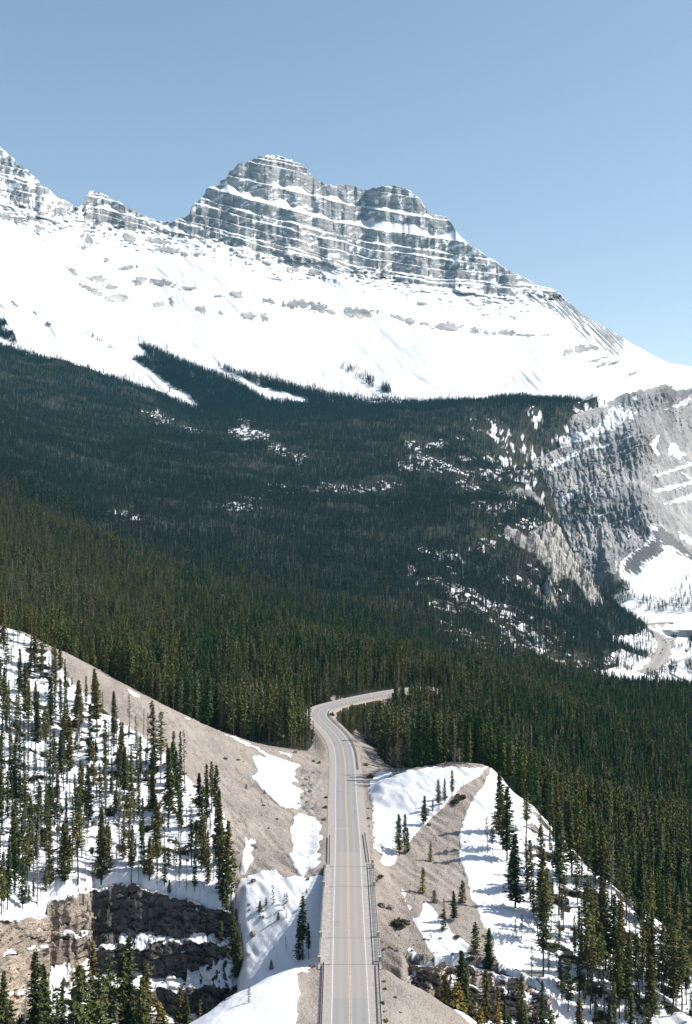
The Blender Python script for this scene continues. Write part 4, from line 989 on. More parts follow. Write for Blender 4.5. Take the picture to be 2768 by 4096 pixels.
# ------------------------------------------------------------------ signs by the bridge
def hazard_mat():
    t = NT("yellow_black_chevron"); o = t.node('ShaderNodeTexCoord').outputs['Object']
    sp = t.node('ShaderNodeSeparateXYZ'); t.link(o, sp.inputs[0])
    w = t.math('FRACT', t.math('MULTIPLY', t.math('ADD', t.math('MULTIPLY', sp.outputs[0], 1.0), t.math('MULTIPLY', sp.outputs[2], 1.0)), 2.7))
    t.color(t.mix(t.math('GREATER_THAN', w, .5), (.75, .45, .02), (.02, .02, .02))); t.rough(.5)
    return t.m
s = thing("hazard_marker", "narrow yellow and black striped hazard marker at the left end of the bridge railing", "road sign", (-5.62, 238.5, 0))
m = MB(); m.box((0, 0, 1.0), (.42, .03, 1.05)); obj("panel", m.mesh("panel", hazard_mat()), s)
m = MB(); m.box((0, .06, .6), (.07, .07, 1.7)); obj("post", m.mesh("post", M_GALV), s)
s = thing("road_sign", "small grey sign seen by the right end of the bridge railing", "road sign", (7.75, 240.6, 0))
m = MB(); m.box((0, -.05, 1.75), (.62, .02, .62)); obj("panel", m.mesh("panel", flat_mat("pale_sign_sheet", (.5, .53, .56), .5, .05)), s)
m = MB(); m.box((0, 0, .6), (.08, .08, 2.6)); obj("post", m.mesh("post", M_GALV), s)
# ================================================================== TREE MESHES
def leaf_mat(name, stops, tr=0.0):
    t = NT(name); oi = t.node('ShaderNodeObjectInfo'); o = t.node('ShaderNodeTexCoord').outputs['Object']
    n = t.noise(o, 1.3, 3, .6)
    f = t.math('ADD', t.math('MULTIPLY', oi.outputs['Random'], .62), t.math('MULTIPLY', n, .38))
    t.color(t.ramp(f, stops)); t.rough(.75); t.p.inputs['Specular IOR Level'].default_value = .15
    return t.m
M_SPRUCE = leaf_mat("spruce_needles", [(.18, (.030, .050, .022)), (.45, (.062, .076, .024)), (.62, (.10, .096, .028)), (.8, (.135, .11, .036))])
M_PINE = leaf_mat("pine_needles", [(.18, (.060, .074, .026)), (.5, (.094, .106, .032)), (.82, (.135, .122, .042))])
M_GOLD = leaf_mat("yellow_green_needles", [(.2, (.14, .125, .028)), (.8, (.22, .165, .035))])
M_DEAD = leaf_mat("dead_grey_twigs", [(.2, (.16, .145, .13)), (.8, (.26, .235, .21))])
M_TWIG = leaf_mat("bare_reddish_twigs", [(.2, (.15, .11, .085)), (.8, (.24, .185, .15))])
M_BARK = flat_mat("bark", (.085, .068, .055), .95, .3, 4.0)
M_GBARK = flat_mat("grey_bark", (.20, .18, .165), .95, .25, 4.0)
M_BUSH = leaf_mat("juniper_needles", [(.2, (.05, .048, .024)), (.8, (.10, .085, .045))])

def crown(seed, H, base, Lmax, per, gap, leaf, k, droop=.35, power=.85, ragged=.4, narrow=1.0):
    """needle clumps along whorls of branches; returns vertices, quads"""
    g = np.random.default_rng(seed)
    hs = []; h = base * H
    while h < H * .985: hs.append(h); h += gap * (1.15 - .5 * h / H) * g.uniform(.7, 1.3)
    hs = np.array(hs)
    sect = g.uniform(.55, 1.2, 12)             # gaps and full sides round the crown
    A = []; Hh = []; L = []
    for h in hs:
        f = 1 - (h - base * H) / (H * (1 - base) + 1e-6)
        low = min(1, (1 - f) * 5 + .45)        # thin lowest branches
        n = max(3, int(per * (.55 + .45 * f) + g.uniform(-1, 1)))
        w = g.uniform(1 - ragged, 1.1)
        for j in range(n):
            a = g.uniform(0, 2 * math.pi); A.append(a); Hh.append(h + g.normal(0, gap * .2))
            L.append(Lmax * (f ** power) * low * w * g.uniform(.6, 1.12) * sect[int(a / 6.2832 * 12) % 12] + .16)
    A = np.array(A); Hh = np.array(Hh); L = np.array(L)
    nb = len(A)
    t = (np.arange(k) + g.uniform(.1, .9, (nb, k))) / k
    t = .12 + .88 * t
    r = L[:, None] * t
    dz = -droop * r * (1 - .5 * t) + .12 * r * t
    cx = np.cos(A)[:, None] * r; cy = np.sin(A)[:, None] * r; cz = Hh[:, None] + dz
    c = np.stack([cx, cy, cz], -1).reshape(-1, 3)
    aa = (A[:, None] + g.normal(0, .7, (nb, k))).ravel()
    s = leaf * g.uniform(.65, 1.35, len(aa)) * (.75 + .25 * np.clip(L, 0, 2)[:, None].repeat(k, 1).ravel() / 2)
    tilt = g.normal(-.35, .38, len(aa))
    u = np.stack([np.cos(aa) * np.cos(tilt), np.sin(aa) * np.cos(tilt), np.sin(tilt)], -1)
    roll = g.normal(0, .7, len(aa))
    v0 = np.stack([-np.sin(aa), np.cos(aa), 0 * aa], -1); w0 = np.cross(u, v0)
    v = v0 * np.cos(roll)[:, None] + w0 * np.sin(roll)[:, None]
    s = s[:, None]
    V = np.stack([c - u * s * .55, c + v * s * .34 + u * s * .05, c + u * s * .75, c - v * s * .34 + u * s * .05], 1).reshape(-1, 3)
    # leader
    top = np.array([[.05, 0, H * .97], [-.05, .04, H * .97], [0, 0, H * 1.02], [0, -.05, H * .97]])
    V = np.concatenate([V, top])
    Fq = np.arange(len(V)).reshape(-1, 4)
    return V, Fq
def crown_mesh(name, mat, *a, **k):
    V, Fq = crown(*a, **k); return mesh_from(name, V, Fq, mat)
def trunk_mesh(name, H, r, mat, seed=0, stubs=0, lean=0):
    g = random.Random(seed); m = MB()
    pts = [(0, 0, -.8)] + [(g.uniform(-.06, .06) + lean * (z / H) ** 2, g.uniform(-.06, .06), z) for z in np.linspace(.1, H * .98, 7)]
    m.tube(pts, [r * 1.25] + [r * (1 - .92 * i / 6) + .012 for i in range(7)], 6)
    for i in range(stubs):
        z = g.uniform(.15, .95) * H; a = g.uniform(0, 6.28); l = g.uniform(.4, 1.3) * (1.15 - z / H)
        m.tube([(0, 0, z), (math.cos(a) * l, math.sin(a) * l, z + g.uniform(-.35, .1) * l)], [.035, .012], 3)
    return m.mesh(name, mat)
def twigs(seed, H, spread, n, mat, name, base=.15):
    g = random.Random(seed); m = MB()
    for i in range(n):
        z = H * (base + (1 - base) * g.random() ** .8 * .8); a = g.uniform(0, 6.28); l = spread * g.uniform(.5, 1.1) * (1.1 - z / H)
        up = l * g.uniform(.5, 1.4)
        p0 = (0, 0, z); p1 = (math.cos(a) * l * .6, math.sin(a) * l * .6, z + up * .55); p2 = (math.cos(a) * l, math.sin(a) * l, z + up)
        m.tube([p0, p1, p2], [.035, .024, .012], 3)
        for q in range(3):
            b = a + g.uniform(-1, 1); f = g.uniform(.4, .95); l2 = l * g.uniform(.25, .5)
            s = Vector(p0).lerp(Vector(p2), f)
            m.tube([s, (s.x + math.cos(b) * l2, s.y + math.sin(b) * l2, s.z + l2 * g.uniform(.4, 1.1))], [.02, .01], 3)
    return m.mesh(name, mat)

KINDS = {}
def kind(key, crowns, trunks, H): KINDS[key] = (crowns, trunks, H)
H0 = 18.0
kind('spruce', [crown_mesh("crown", M_SPRUCE, 100 + i, H0, .06 + .05 * (i % 3), 2.15 + .3 * (i % 2), 10, .34, .56, 7, droop=.42, ragged=.38) for i in range(5)], [trunk_mesh("trunk", H0, .17, M_BARK, i) for i in range(3)], H0)
kind('slim', [crown_mesh("crown", M_SPRUCE, 140 + i, H0, .05 + .09 * i, 1.55, 8, .33, .46, 6, droop=.5, power=.6, ragged=.5) for i in range(4)], [trunk_mesh("trunk", H0, .14, M_BARK, 20 + i, 14) for i in range(3)], H0)
kind('pine', [crown_mesh("crown", M_PINE, 160 + i, H0, .22 + .09 * i, 1.95, 7, .55, .56, 6, droop=.05, power=.45, ragged=.65) for i in range(4)], [trunk_mesh("trunk", H0, .15, M_BARK, 40 + i, 26) for i in range(3)], H0)
kind('thin', [crown_mesh("crown", M_PINE, 180 + i, H0, .18 + .12 * i, 1.5, 4, .75, .45, 4, droop=.2, power=.5, ragged=.75) for i in range(3)], [trunk_mesh("trunk", H0, .12, M_BARK, 60 + i, 40) for i in range(3)], H0)
kind('dead', [crown_mesh("crown", M_DEAD, 200 + i, H0, .12, 1.0, 3.5, .75, .34, 4, droop=.25, power=.6, ragged=.7) for i in range(2)], [trunk_mesh("trunk", H0, .13, M_GBARK, 80 + i, 60) for i in range(2)], H0)
kind('young', [crown_mesh("crown", M_SPRUCE, 220 + i, 5.0, .02, 1.25, 9, .26, .36, 4, droop=.3, power=.9, ragged=.35) for i in range(3)], [trunk_mesh("trunk", 5.0, .07, M_BARK, 90)], 5.0)
kind('sapling', [crown_mesh("crown", M_PINE, 240 + i, 5.0, .12, .75, 4, .42, .30, 4, droop=.2, power=.7, ragged=.6) for i in range(3)], [trunk_mesh("trunk", 5.0, .05, M_BARK, 95, 10)], 5.0)
kind('gold', [crown_mesh("crown", M_GOLD, 260 + i, 9.0, .03, 1.5 , 8, .33, .42, 5, droop=.25, power=.75, ragged=.45) for i in range(2)], [trunk_mesh("trunk", 9.0, .1, M_BARK, 97)], 9.0)
kind('broad', [crown_mesh("crown", M_PINE, 280 + i, H0, .05, 3.9, 9, .42, .68, 8, droop=.15, power=.8, ragged=.4) for i in range(2)], [trunk_mesh("trunk", H0, .24, M_BARK, 98)], H0)
BARE = [(twigs(300 + i, 8.0, 2.0, 44, M_TWIG, "twigs"), trunk_mesh("trunk", 8.0, .09, M_TWIG, 300 + i)) for i in range(4)]

NAMES = {'spruce': 'spruce_tree', 'slim': 'spruce_tree', 'pine': 'pine_tree', 'thin': 'pine_tree', 'dead': 'dead_tree', 'young': 'young_spruce', 'sapling': 'young_pine', 'gold': 'young_spruce', 'broad': 'pine_tree'}
TREES = []
def tree(x, y, h, kd, label, group, lean=0.0, wide=1.0, z=None, seed=None):
    g = random.Random(seed if seed is not None else int(x * 131 + y * 17))
    cr, tr, H = KINDS[kd]; s = h / H
    o = thing(NAMES[kd], label, 'dead tree' if kd == 'dead' else 'tree', (x, y, (gz(x, y) if z is None else z) - .1), g.uniform(0, 6.28), group)
    w = s * wide * g.uniform(1.1, 1.4)
    if s < .75: w *= 1.2
    o.scale = (w, w, s)
    o.rotation_euler[0] = lean or g.gauss(0, .018); o.rotation_euler[1] = g.gauss(0, .018)
    obj('trunk', g.choice(tr), o); obj('crown', g.choice(cr), o)
    TREES.append((x, y)); return o
# ------------------------------------------------------------------ trees one can pick out in the photo: (px, foot row, height in rows, kind, what it looks like)
PICK = [
 (1597,3421,168,'spruce',"tallest dark spruce at the lower tip of the snow bank right of the bridge end"),
 (1619,3414,160,'slim',"slender spruce twin standing against the tallest spruce below the snow bank"),
 (1632,3407,98,'slim',"short spruce on the right side of the twin spruces below the snow bank"),
 (1529,3424,60,'sapling',"thin small spruce near the far right guardrail, next to the snow lobe"),
 (1696,3296,114,'spruce',"spruce standing alone on the edge between snow bank and gravel moraine"),
 (1730,3250,56,'slim',"small spruce between the lone spruce and the three tall ones on the moraine edge"),
 (1756,3236,124,'slim',"left one of three tall slim spruces above the low green juniper on the moraine"),
 (1779,3214,104,'slim',"middle one of three tall slim spruces above the low green juniper on the moraine"),
 (1808,3190,112,'slim',"upper one of three slim spruces, highest on the moraine edge"),
 (1853,3150,28,'sapling',"tiny spruce near the top of the snow bank by the summit of the moraine"),
 (1724,3443,70,'gold',"small yellowish spruce with a snow patch at its foot on the gravel slope"),
 (1691,3569,100,'gold',"yellow green spruce alone halfway down the gravel slope right of the bridge"),
 (1737,3611,54,'young',"small rounded dark spruce beside the snow strip on the gravel slope"),
 (1848,3611,92,'young',"dark cone shaped spruce on the gravel edge next to the wooded snow slope"),
 (1816,3682,122,'spruce',"tall spruce on the bare gravel rib, left of the cone shaped dark one"),
 (1776,3640,50,'sapling',"little thin spruce at the head of the snow strip in the gravel gully"),
 (1775,3720,86,'young',"ragged spruce on the knob of earth between two snow strips"),
 (1904,3820,134,'young',"broad full green spruce above the red brown cliff right of the bridge"),
 (1955,3874,166,'spruce',"spruce leaning over the top of the red brown cliff by the snow edge"),
 (1995,3330,250,'spruce',"highest dark spruce of the thick clump at the top of the right snow slope"),
 (2028,3442,300,'spruce',"tallest dark spruce in the thick clump on the right snow slope"),
 (2012,3400,270,'pine',"pine pressed in the middle of the thick clump on the right snow slope"),
 (1950,3412,150,'thin',"pale ragged pine on the left side of the thick clump on the right snow slope"),
 (1972,3425,120,'pine',"short pine at the lower left foot of the thick clump on the snow"),
 (2062,3632,300,'spruce',"big black green spruce with a wide skirt below the thick clump"),
 (2044,3560,160,'spruce',"spruce tucked behind the big wide skirted spruce on the right slope"),
 (2110,3565,170,'slim',"pair spruce with bare lower stem right of the wide skirted spruce"),
 (2128,3545,190,'slim',"slim spruce behind the bare stemmed one on the right snow slope"),
 (2172,3905,360,'slim',"very tall narrow spruce in the middle of the right snow slope"),
 (2150,3740,190,'thin',"gappy pine behind the very tall narrow spruce of the right slope"),
 (2064,3750,78,'sapling',"small lone spruce on open snow below the wide skirted spruce"),
 (2086,3760,110,'thin',"bare thin stem beside the small lone spruce on open snow"),
 (2125,3925,150,'thin',"sparse thin spruce above the fallen logs at the right cliff"),
 (2246,3952,120,'young',"low green spruce on the snow right of the very tall narrow spruce"),
 (2235,3660,330,'pine',"tall pine with dark crown on the right slope between two snow strips"),
 (2310,3620,210,'pine',"bushy dark pine right of the tall pine on the snow strip"),
 (2168,3495,210,'thin',"half bare pine high on the right slope crest"),
 (2360,3910,330,'spruce',"tall spruce low on the right slope with a long bare shadow"),
 (1212,3838,262,'slim',"tall drooping spruce in the bridge shadow on the snow gully floor"),
 (1236,3838,150,'slim',"shorter spruce in the shade right against the bridge"),
 (1195,3842,180,'slim',"spruce close left of the tall drooping one in the bridge shadow"),
 (1145,3800,72,'dead',"dead leaning snag in the bridge shadow on the snow"),
 (1084,3876,38,'young',"tiny dark spruce at the lower end of the bridge shadow"),
 (1093,3620,84,'sapling',"tallest of the little spruces on the sunlit snow left of the bridge"),
 (1040,3646,46,'young',"small round spruce at the left of the group on sunlit snow"),
 (1065,3620,32,'young',"tiny spruce left of the tallest one on sunlit snow"),
 (1137,3640,70,'sapling',"thin spindly spruce right of the tallest one on sunlit snow"),
 (1147,3612,42,'sapling',"short spindly spruce farthest to the bridge in the little group"),
 (1113,3680,34,'young',"tiny spruce at the lower edge of the little group on snow"),
 (1147,3671,32,'sapling',"tiny thin spruce by the edge of the bridge shadow"),
 (1225,3572,20,'young',"tiny spruce on the gravel lip by the bridge railing"),
 (995,4010,62,'sapling',"single small spruce on the smooth snow mound at the bottom"),
 (985,3154,20,'young',"tiny spruce alone on the gravel left of the upper snow patch"),
 (1058,3174,18,'young',"tiny spruce on the edge of the upper snow patch"),
 (1046,3210,16,'gold',"tiny yellowish spruce on gravel below the upper snow patch"),
 (617,3066,268,'slim',"tall spruce with open branches in front of the gravel slope"),
 (458,2940,178,'spruce',"dark spruce standing clear in front of the upper gravel slope"),
 (519,2935,165,'thin',"bare branched pine seen through against the gravel slope"),
 (574,2950,120,'dead',"grey dead pine left of the tall open branched spruce"),
 (590,2962,110,'thin',"thin pine between the grey dead one and the tall open branched spruce"),
 (687,3076,108,'spruce',"pointed spruce at the gravel edge, below the tall open branched spruce"),
 (705,3140,140,'spruce',"spruce just below the pointed one along the gravel edge"),
 (797,3255,165,'spruce',"spruce left of the twin spires beside the gravel edge"),
 (847,3250,210,'slim',"left of the twin spires rising against the gravel slope"),
 (860,3300,245,'slim',"right of the twin spires rising against the gravel slope"),
 (884,3450,265,'spruce',"dense spruce below the twin spires on the gravel edge"),
 (872,3400,240,'spruce',"dense spruce hidden half behind another below the twin spires"),
 (905,3560,280,'spruce',"dense dark spruce halfway down the gravel edge column"),
 (890,3610,250,'spruce',"dense spruce on the inner side of the gravel edge column"),
 (922,3680,270,'pine',"brownish pine low in the gravel edge column above the snow gully"),
 (905,3760,250,'pine',"brownish pine with a crooked stem low in the gravel edge column"),
 (935,3860,220,'spruce',"wide dark spruce at the foot of the gravel edge column by the snow"),
 (950,3905,190,'spruce',"lowest spruce of the gravel edge column, at the mouth of the snow gully"),
 (880,3870,190,'slim',"slim spruce beside the wide dark one at the foot of the column"),
 (900,3925,90,'young',"small spruce on the snowy ledge under the gravel edge column"),
]
for px, py, hp, kd, lab in PICK:
    x, y = hit(px, py); h = hp * y / F
    tree(x, y, h, kd, lab, None, lean=(R(-9) if 'leaning snag' in lab else 0))
# canyon trees whose feet are hidden: (px, distance, row of the top, foot height, kind, label)
LOW = [(337,252,3850,-31,'broad',"large olive green pine with a wide crown at the bottom left"),
 (410,256,3880,-31,'pine',"olive pine touching the right side of the large wide crowned pine"),
 (146,262,3805,-32,'spruce',"dark spruce against the lit buff cliff at the bottom left"),
 (180,266,3850,-32,'spruce',"second dark spruce against the lit buff cliff, a little right and lower"),
 (15,258,3880,-32,'spruce',"dark spruce cut by the left edge at the foot of the buff cliff"),
 (85,254,3950,-33,'dead',"grey bare tree at the bottom left under the buff cliff"),
 (255,270,3920,-33,'slim',"slim dark spruce beside the snow strip at the foot of the buff cliff"),
 (370,278,3760,-32,'slim',"slim spruce standing before the shaded cliff, tip at the snow ledge"),
 (495,270,3800,-33,'spruce',"brownish spruce in front of the middle of the shaded cliff"),
 (525,272,3735,-33,'slim',"tall slim spruce crossing the snow ledge of the shaded cliff"),
 (592,268,3845,-33,'spruce',"spruce in front of the lower shaded cliff, right of the brownish one"),
 (560,256,3930,-31,'pine',"pine low at the bottom edge under the shaded cliff"),
 (465,254,3990,-31,'dead',"small grey snag low at the bottom edge between olive pines"),
 (630,252,4000,-30,'gold',"yellowish young spruce at the bottom edge left of the snow mound"),
 (668,252,4040,-29,'gold',"smallest yellowish spruce at the bottom edge by the snow mound"),
 (713,262,3950,-29,'spruce',"pointed green spruce before the lowest rock step, left of its twin"),
 (748,262,3982,-28,'spruce',"pointed green spruce right by the edge of the snow mound"),
 (230,258,3940,-32,'pine',"olive pine between the two dark spruces and the big wide pine, bottom left"),
 (440,262,3830,-33,'pine',"tall olive pine whose tip reaches the ledge of the shaded cliff"),
 (575,262,3900,-31,'spruce',"green spruce between two brownish ones under the shaded cliff"),
 (40,252,3990,-33,'pine',"olive pine low in the bottom left corner"),
 (290,250,3990,-31,'pine',"brownish pine at the bottom edge left of the large olive pine"),
 (1846,252,3796,-27,'spruce',"dark spruce rising from the canyon before the red brown cliff"),
 (1836,250,3924,-27,'gold',"bright yellow green young spruce in front of the red brown cliff"),
 (1865,252,3850,-27,'spruce',"spruce hugging the right side of the dark canyon spruce"),
 (1950,253,3870,-27,'slim',"dim slim spruce in front of the shaded right part of the red brown cliff"),
 (1985,248,4000,-29,'gold',"yellowish spruce tip at the bottom under the red brown cliff"),
 (1925,246,4020,-28,'gold',"small yellowish spruce tip next to the bare tree under the cliff"),
 (2082,251,3945,-29,'slim',"slim spruce before the right end of the red brown cliff"),
 (2195,245,4030,-30,'pine',"pine top at the bottom edge right of the red brown cliff"),
 (2320,249,3985,-29,'spruce',"spruce at the bottom edge in the lower right snow"),
 (2440,246,4010,-30,'spruce',"spruce at the bottom edge in the right corner snow"),
 (1780,251,3900,-27,'gold',"thin yellowish spruce left in front of the red brown cliff"),
]
for px, Y, ty, zf, kd, lab in LOW:
    x = xof(px, Y); zb = gz(x, Y); tree(x, Y, zof(ty, Y) - zb, kd, lab, None)
# ------------------------------------------------------------------ the wooded slopes either side, tree by tree
ORD = ["first", "second", "third", "fourth", "fifth", "sixth", "seventh", "eighth", "ninth", "tenth", "eleventh", "twelfth", "thirteenth", "fourteenth", "fifteenth", "sixteenth", "seventeenth", "eighteenth", "nineteenth", "twentieth"]
def scatter(poly, n, seed, mind, dens=None):
    g = np.random.default_rng(seed); P = np.array(poly); out = []
    lo = P.min(0); hi = P.max(0); tries = 0
    while len(out) < n and tries < 60000:
        tries += 1
        px, py = g.uniform(lo[0], hi[0]), g.uniform(lo[1], hi[1])
        if sdf(np.array([px]), np.array([py]), poly)[0] < 0: continue
        if dens and g.random() > dens(px, py): continue
        x, y = hit(px, py)
        if y > 520: continue
        if any((x - a) ** 2 + ((y - b) * .8) ** 2 < mind ** 2 for a, b in TREES + [(o[2], o[3]) for o in out]): continue
        out.append((px, py, x, y))
    return out
LEFTW = [(-40,2530),(60,2530),(110,2550),(200,2620),(260,2690),(330,2770),(420,2800),(480,2880),(560,2990),(640,3020),(700,3080),(800,3200),(850,3270),(880,3420),(900,3560),(860,3630),(760,3590),(600,3555),(480,3540),(380,3540),(280,3560),(190,3640),(60,3660),(-40,3660)]
RIGHTW = [(2100,3240),(2200,3330),(2290,3420),(2440,3560),(2530,3610),(2800,3830),(2800,4096),(2300,4096),(2200,3990),(2160,3850),(2120,3700),(2100,3500)]
def zone_left(px, py):
    a = "by the left edge" if px < 130 else "above the buff cliff" if px < 330 else "mid left slope" if px < 560 else "right of mid left slope" if px < 740 else "inside the gravel edge column"
    b = "near the crest" if py < 2760 else "on upper snow" if py < 2960 else "on middle snow" if py < 3170 else "on lower snow" if py < 3380 else "at the rim"
    return b + " " + a
def zone_right(px, py):
    a = "left of the narrow spruce" if px < 2180 else "near the tall pine" if px < 2380 else "in the denser part" if px < 2580 else "by the right edge"
    b = "on the right crest" if py < 3600 else "on right upper snow" if py < 3740 else "on right middle snow" if py < 3880 else "on right lower snow"
    return b + " " + a
LOOK = {'spruce': "full spruce", 'slim': "narrow spruce", 'pine': "tufted pine", 'thin': "gappy thin pine", 'dead': "grey dead pine", 'young': "short young spruce"}
def populate(pts, zone, group, kinds, w, hs, side):
    g = random.Random(77 if side == 'left' else 78); rec = []
    for px, py, x, y in pts:
        kd = g.choices(kinds, w)[0]
        h = g.uniform(*hs) * (.32 if kd == 'young' else 1) * (1 if g.random() > .25 else .72)
        rec.append((zone(px, py), kd, px, py, x, y, h))
    buckets = {}
    for r in rec: buckets.setdefault((r[0], r[1]), []).append(r)
    for (zn, kd), rs in buckets.items():
        rs.sort(key=lambda r: r[2])
        for i, (z_, k_, px, py, x, y, h) in enumerate(rs):
            lab = f"{LOOK[kd]} {zn}" if len(rs) == 1 else f"{ORD[i]} {LOOK[kd]} from left {zn}"
            tree(x, y, h, kd, lab, group)
populate(scatter(LEFTW, 112, 5, 2.1, lambda px, py: 1.0 if px < 330 else .62), zone_left, "conifers on the snowy left slope", ['spruce', 'slim', 'pine', 'thin', 'dead', 'young'], [22, 30, 22, 18, 3, 12], (13.5, 21), 'left')
populate(scatter(RIGHTW, 84, 6, 1.9, lambda px, py: .3 + .7 * ss(2150, 2500, px)), zone_right, "conifers on the snowy right slope", ['spruce', 'slim', 'pine', 'thin', 'dead', 'young'], [18, 26, 30, 20, 3, 8], (14, 22), 'right')
# ================================================================== THE FOREST (far past three hundred trees: one object)
PROTO = bpy.data.collections.new("forest_stock")       # never linked to the scene, only drawn through the forest
def stock(name, V, Fq, mats, trunkH=0.0, tr=0.0, tm=None):
    V = np.asarray(V)
    if trunkH:
        tv = []; tf = []
        for i in range(4):
            a = i * math.pi / 2; tv += [(math.cos(a) * tr, math.sin(a) * tr, -.8), (math.cos(a) * tr * .3, math.sin(a) * tr * .3, trunkH)]
        n = len(V)
        tf = np.array([[n + 2 * i, n + (2 * i + 2) % 8, n + (2 * i + 3) % 8, n + 2 * i + 1] for i in range(4)])
        V = np.concatenate([V, np.array(tv)]); nc = len(Fq); Fq = np.concatenate([Fq, tf])
    me = mesh_from(name, V, Fq, mats)
    if trunkH: me.polygons.foreach_set('material_index', np.r_[np.zeros(nc, np.int32), np.ones(4, np.int32)])
    PROTO.objects.link(bpy.data.objects.new(name, me))
M_FOREST = leaf_mat("forest_needles", [(.15, (.030, .056, .020)), (.42, (.066, .088, .024)), (.62, (.100, .112, .030)), (.82, (.148, .126, .038))])
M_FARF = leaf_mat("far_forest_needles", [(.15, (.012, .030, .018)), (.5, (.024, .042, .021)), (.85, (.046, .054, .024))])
M_GREEN = leaf_mat("fresh_green_needles", [(.15, (.022, .056, .014)), (.85, (.062, .10, .020))])
for i in range(5): stock("a%d" % i, *crown(400 + i, 17, .05 + .04 * i, 1.45 + .12 * (i % 3), 8, .42, .62, 4, droop=.4, power=.75, ragged=.4), [M_FOREST, M_BARK], 16, .15)
for i in range(3): stock("b%d" % i, *crown(420 + i, 17, .2 + .1 * i, 1.35, 5, .65, .62, 4, droop=.15, power=.5, ragged=.6), [M_PINE, M_BARK], 16, .14)
for i in range(2): stock("c%d" % i, *crown(440 + i, 17, .12, .95, 4, .75, .4, 4, droop=.2, power=.6, ragged=.7), [M_DEAD, M_GBARK], 16.5, .13)
for i in range(3): stock("d%d" % i, *crown(460 + i, 17, .04, 1.45, 8, .5, .66, 4, droop=.4, power=.8, ragged=.35), [M_GREEN, M_BARK], 16, .15)
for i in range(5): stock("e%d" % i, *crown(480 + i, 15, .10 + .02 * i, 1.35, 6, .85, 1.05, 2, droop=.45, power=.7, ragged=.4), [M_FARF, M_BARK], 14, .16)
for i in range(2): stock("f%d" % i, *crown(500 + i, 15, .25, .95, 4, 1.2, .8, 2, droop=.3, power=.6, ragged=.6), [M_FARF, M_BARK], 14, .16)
IDX = {k: [i for i, o in enumerate(sorted(PROTO.objects, key=lambda o: o.name)) if o.name[0] == k] for k in 'abcdef'}
g = np.random.default_rng(21)
cellA = (gY * 4.5 / F) * np.gradient(gY, axis=0)        # world area of each ground cell
dper = np.interp(gY, [300, 445, 1000, 2000, 3400], [1 / 15., 1 / 11.5, 1 / 15., 1 / 21., 1 / 24.])
# where closed forest stands
fd = den.copy()
RWD = ss(9.0, 11.5, rd)
fd *= RWD * ss(16, 22, vd)
fd *= ss(-3, 4, gY - crest_line(gPX) + 3 * fbm(gX / 6, gY / 6, 51, o=3))
fd *= 1 - (gZ < -108) * (gY > 1250) * (1 - ss(2230, 2290, gY) * ss(2360, 2400, gPX))     # open valley floor, wooded again at the foot of the wall
valm = (gY > 1280) * (gY < 2250) * (gZ < -100)
isl = np.zeros(gPX.shape)
for cx, cy, rx, ry in ((2712,2598,30,13),(2790,2590,40,40),(2760,2665,22,40),(2660,2690,26,22),(2690,2680,16,24),(2585,2570,60,40),(2540,2620,70,44),(2480,2660,80,30),(2690,2560,14,8),(2590,2715,40,8),(2765,2540,14,14),(2640,2700,60,10)):
    isl = np.maximum(isl, ellmask(gPX, gPY, cx, cy, rx, ry, 0, .3))
fd = np.where(valm, isl * ss(14, 19, vd) * .8, fd)
fd *= 1 - ss(3300, 3380, gY)
fd *= 1 - .72 * ss(2080, 2200, gPX) * (1 - ss(14, 34, gY - crest_line(gPX)))
fd *= 1 - ss(2290, 2470, gPX + 60 * fbm(gX / 60, gY / 60, 53, o=3)) * (gY > 3000) * ss(1690, 1640, gPY)
for poly in SLUMP: fd *= 1 - polymask(gPX, gPY, poly, 3) * (gY > 440) * (gY < 1500)
fd *= (gPX > -470) * (gPX < 3240)
gapn = fbm(gX / 28, gY / 28, 52, o=3)
fd = np.where(gY > 560, fd * (1 - .55 * ss(.36, .55, gapn)), fd)
lam = np.clip(cellA * dper * fd, 0, 5)
cnt = g.poisson(lam)
rI, cI = np.nonzero(cnt); rep = cnt[rI, cI]; rI = np.repeat(rI, rep); cI = np.repeat(cI, rep)
ok = (rI < len(YS) - 1) & (cI < len(PXS) - 1); rI = rI[ok]; cI = cI[ok]
u = g.random(len(rI)); v = g.random(len(rI))
def bil(A): return A[rI, cI] * (1 - u) * (1 - v) + A[rI + 1, cI] * u * (1 - v) + A[rI, cI + 1] * (1 - u) * v + A[rI + 1, cI + 1] * u * v
fX, fY, fZ, fpx, fpy = bil(gX), bil(gY), bil(gZ), bil(gPX), bil(gPY)
fden = den[rI, cI]
nf = len(fX)
hh = g.normal(1, .16, nf).clip(.5, 1.35)
tex = fbm(fX / 90, fY / 90, 57, o=3)
hh *= np.interp(fY, [300, 450, 700, 1500, 3300], [1.12, 1.0, .92, .88, .72]) * (1 + .25 * tex)
hh *= np.where(fden < .7, .85, 1) * np.where(fY > 3050, 1 + .35 * g.random(nf), 1)
near_edge = ss(9, 22, rd[rI, cI]); hh *= .55 + .45 * near_edge
hh = np.where(valm[rI, cI] & (fY < 2250), hh * .7, hh)
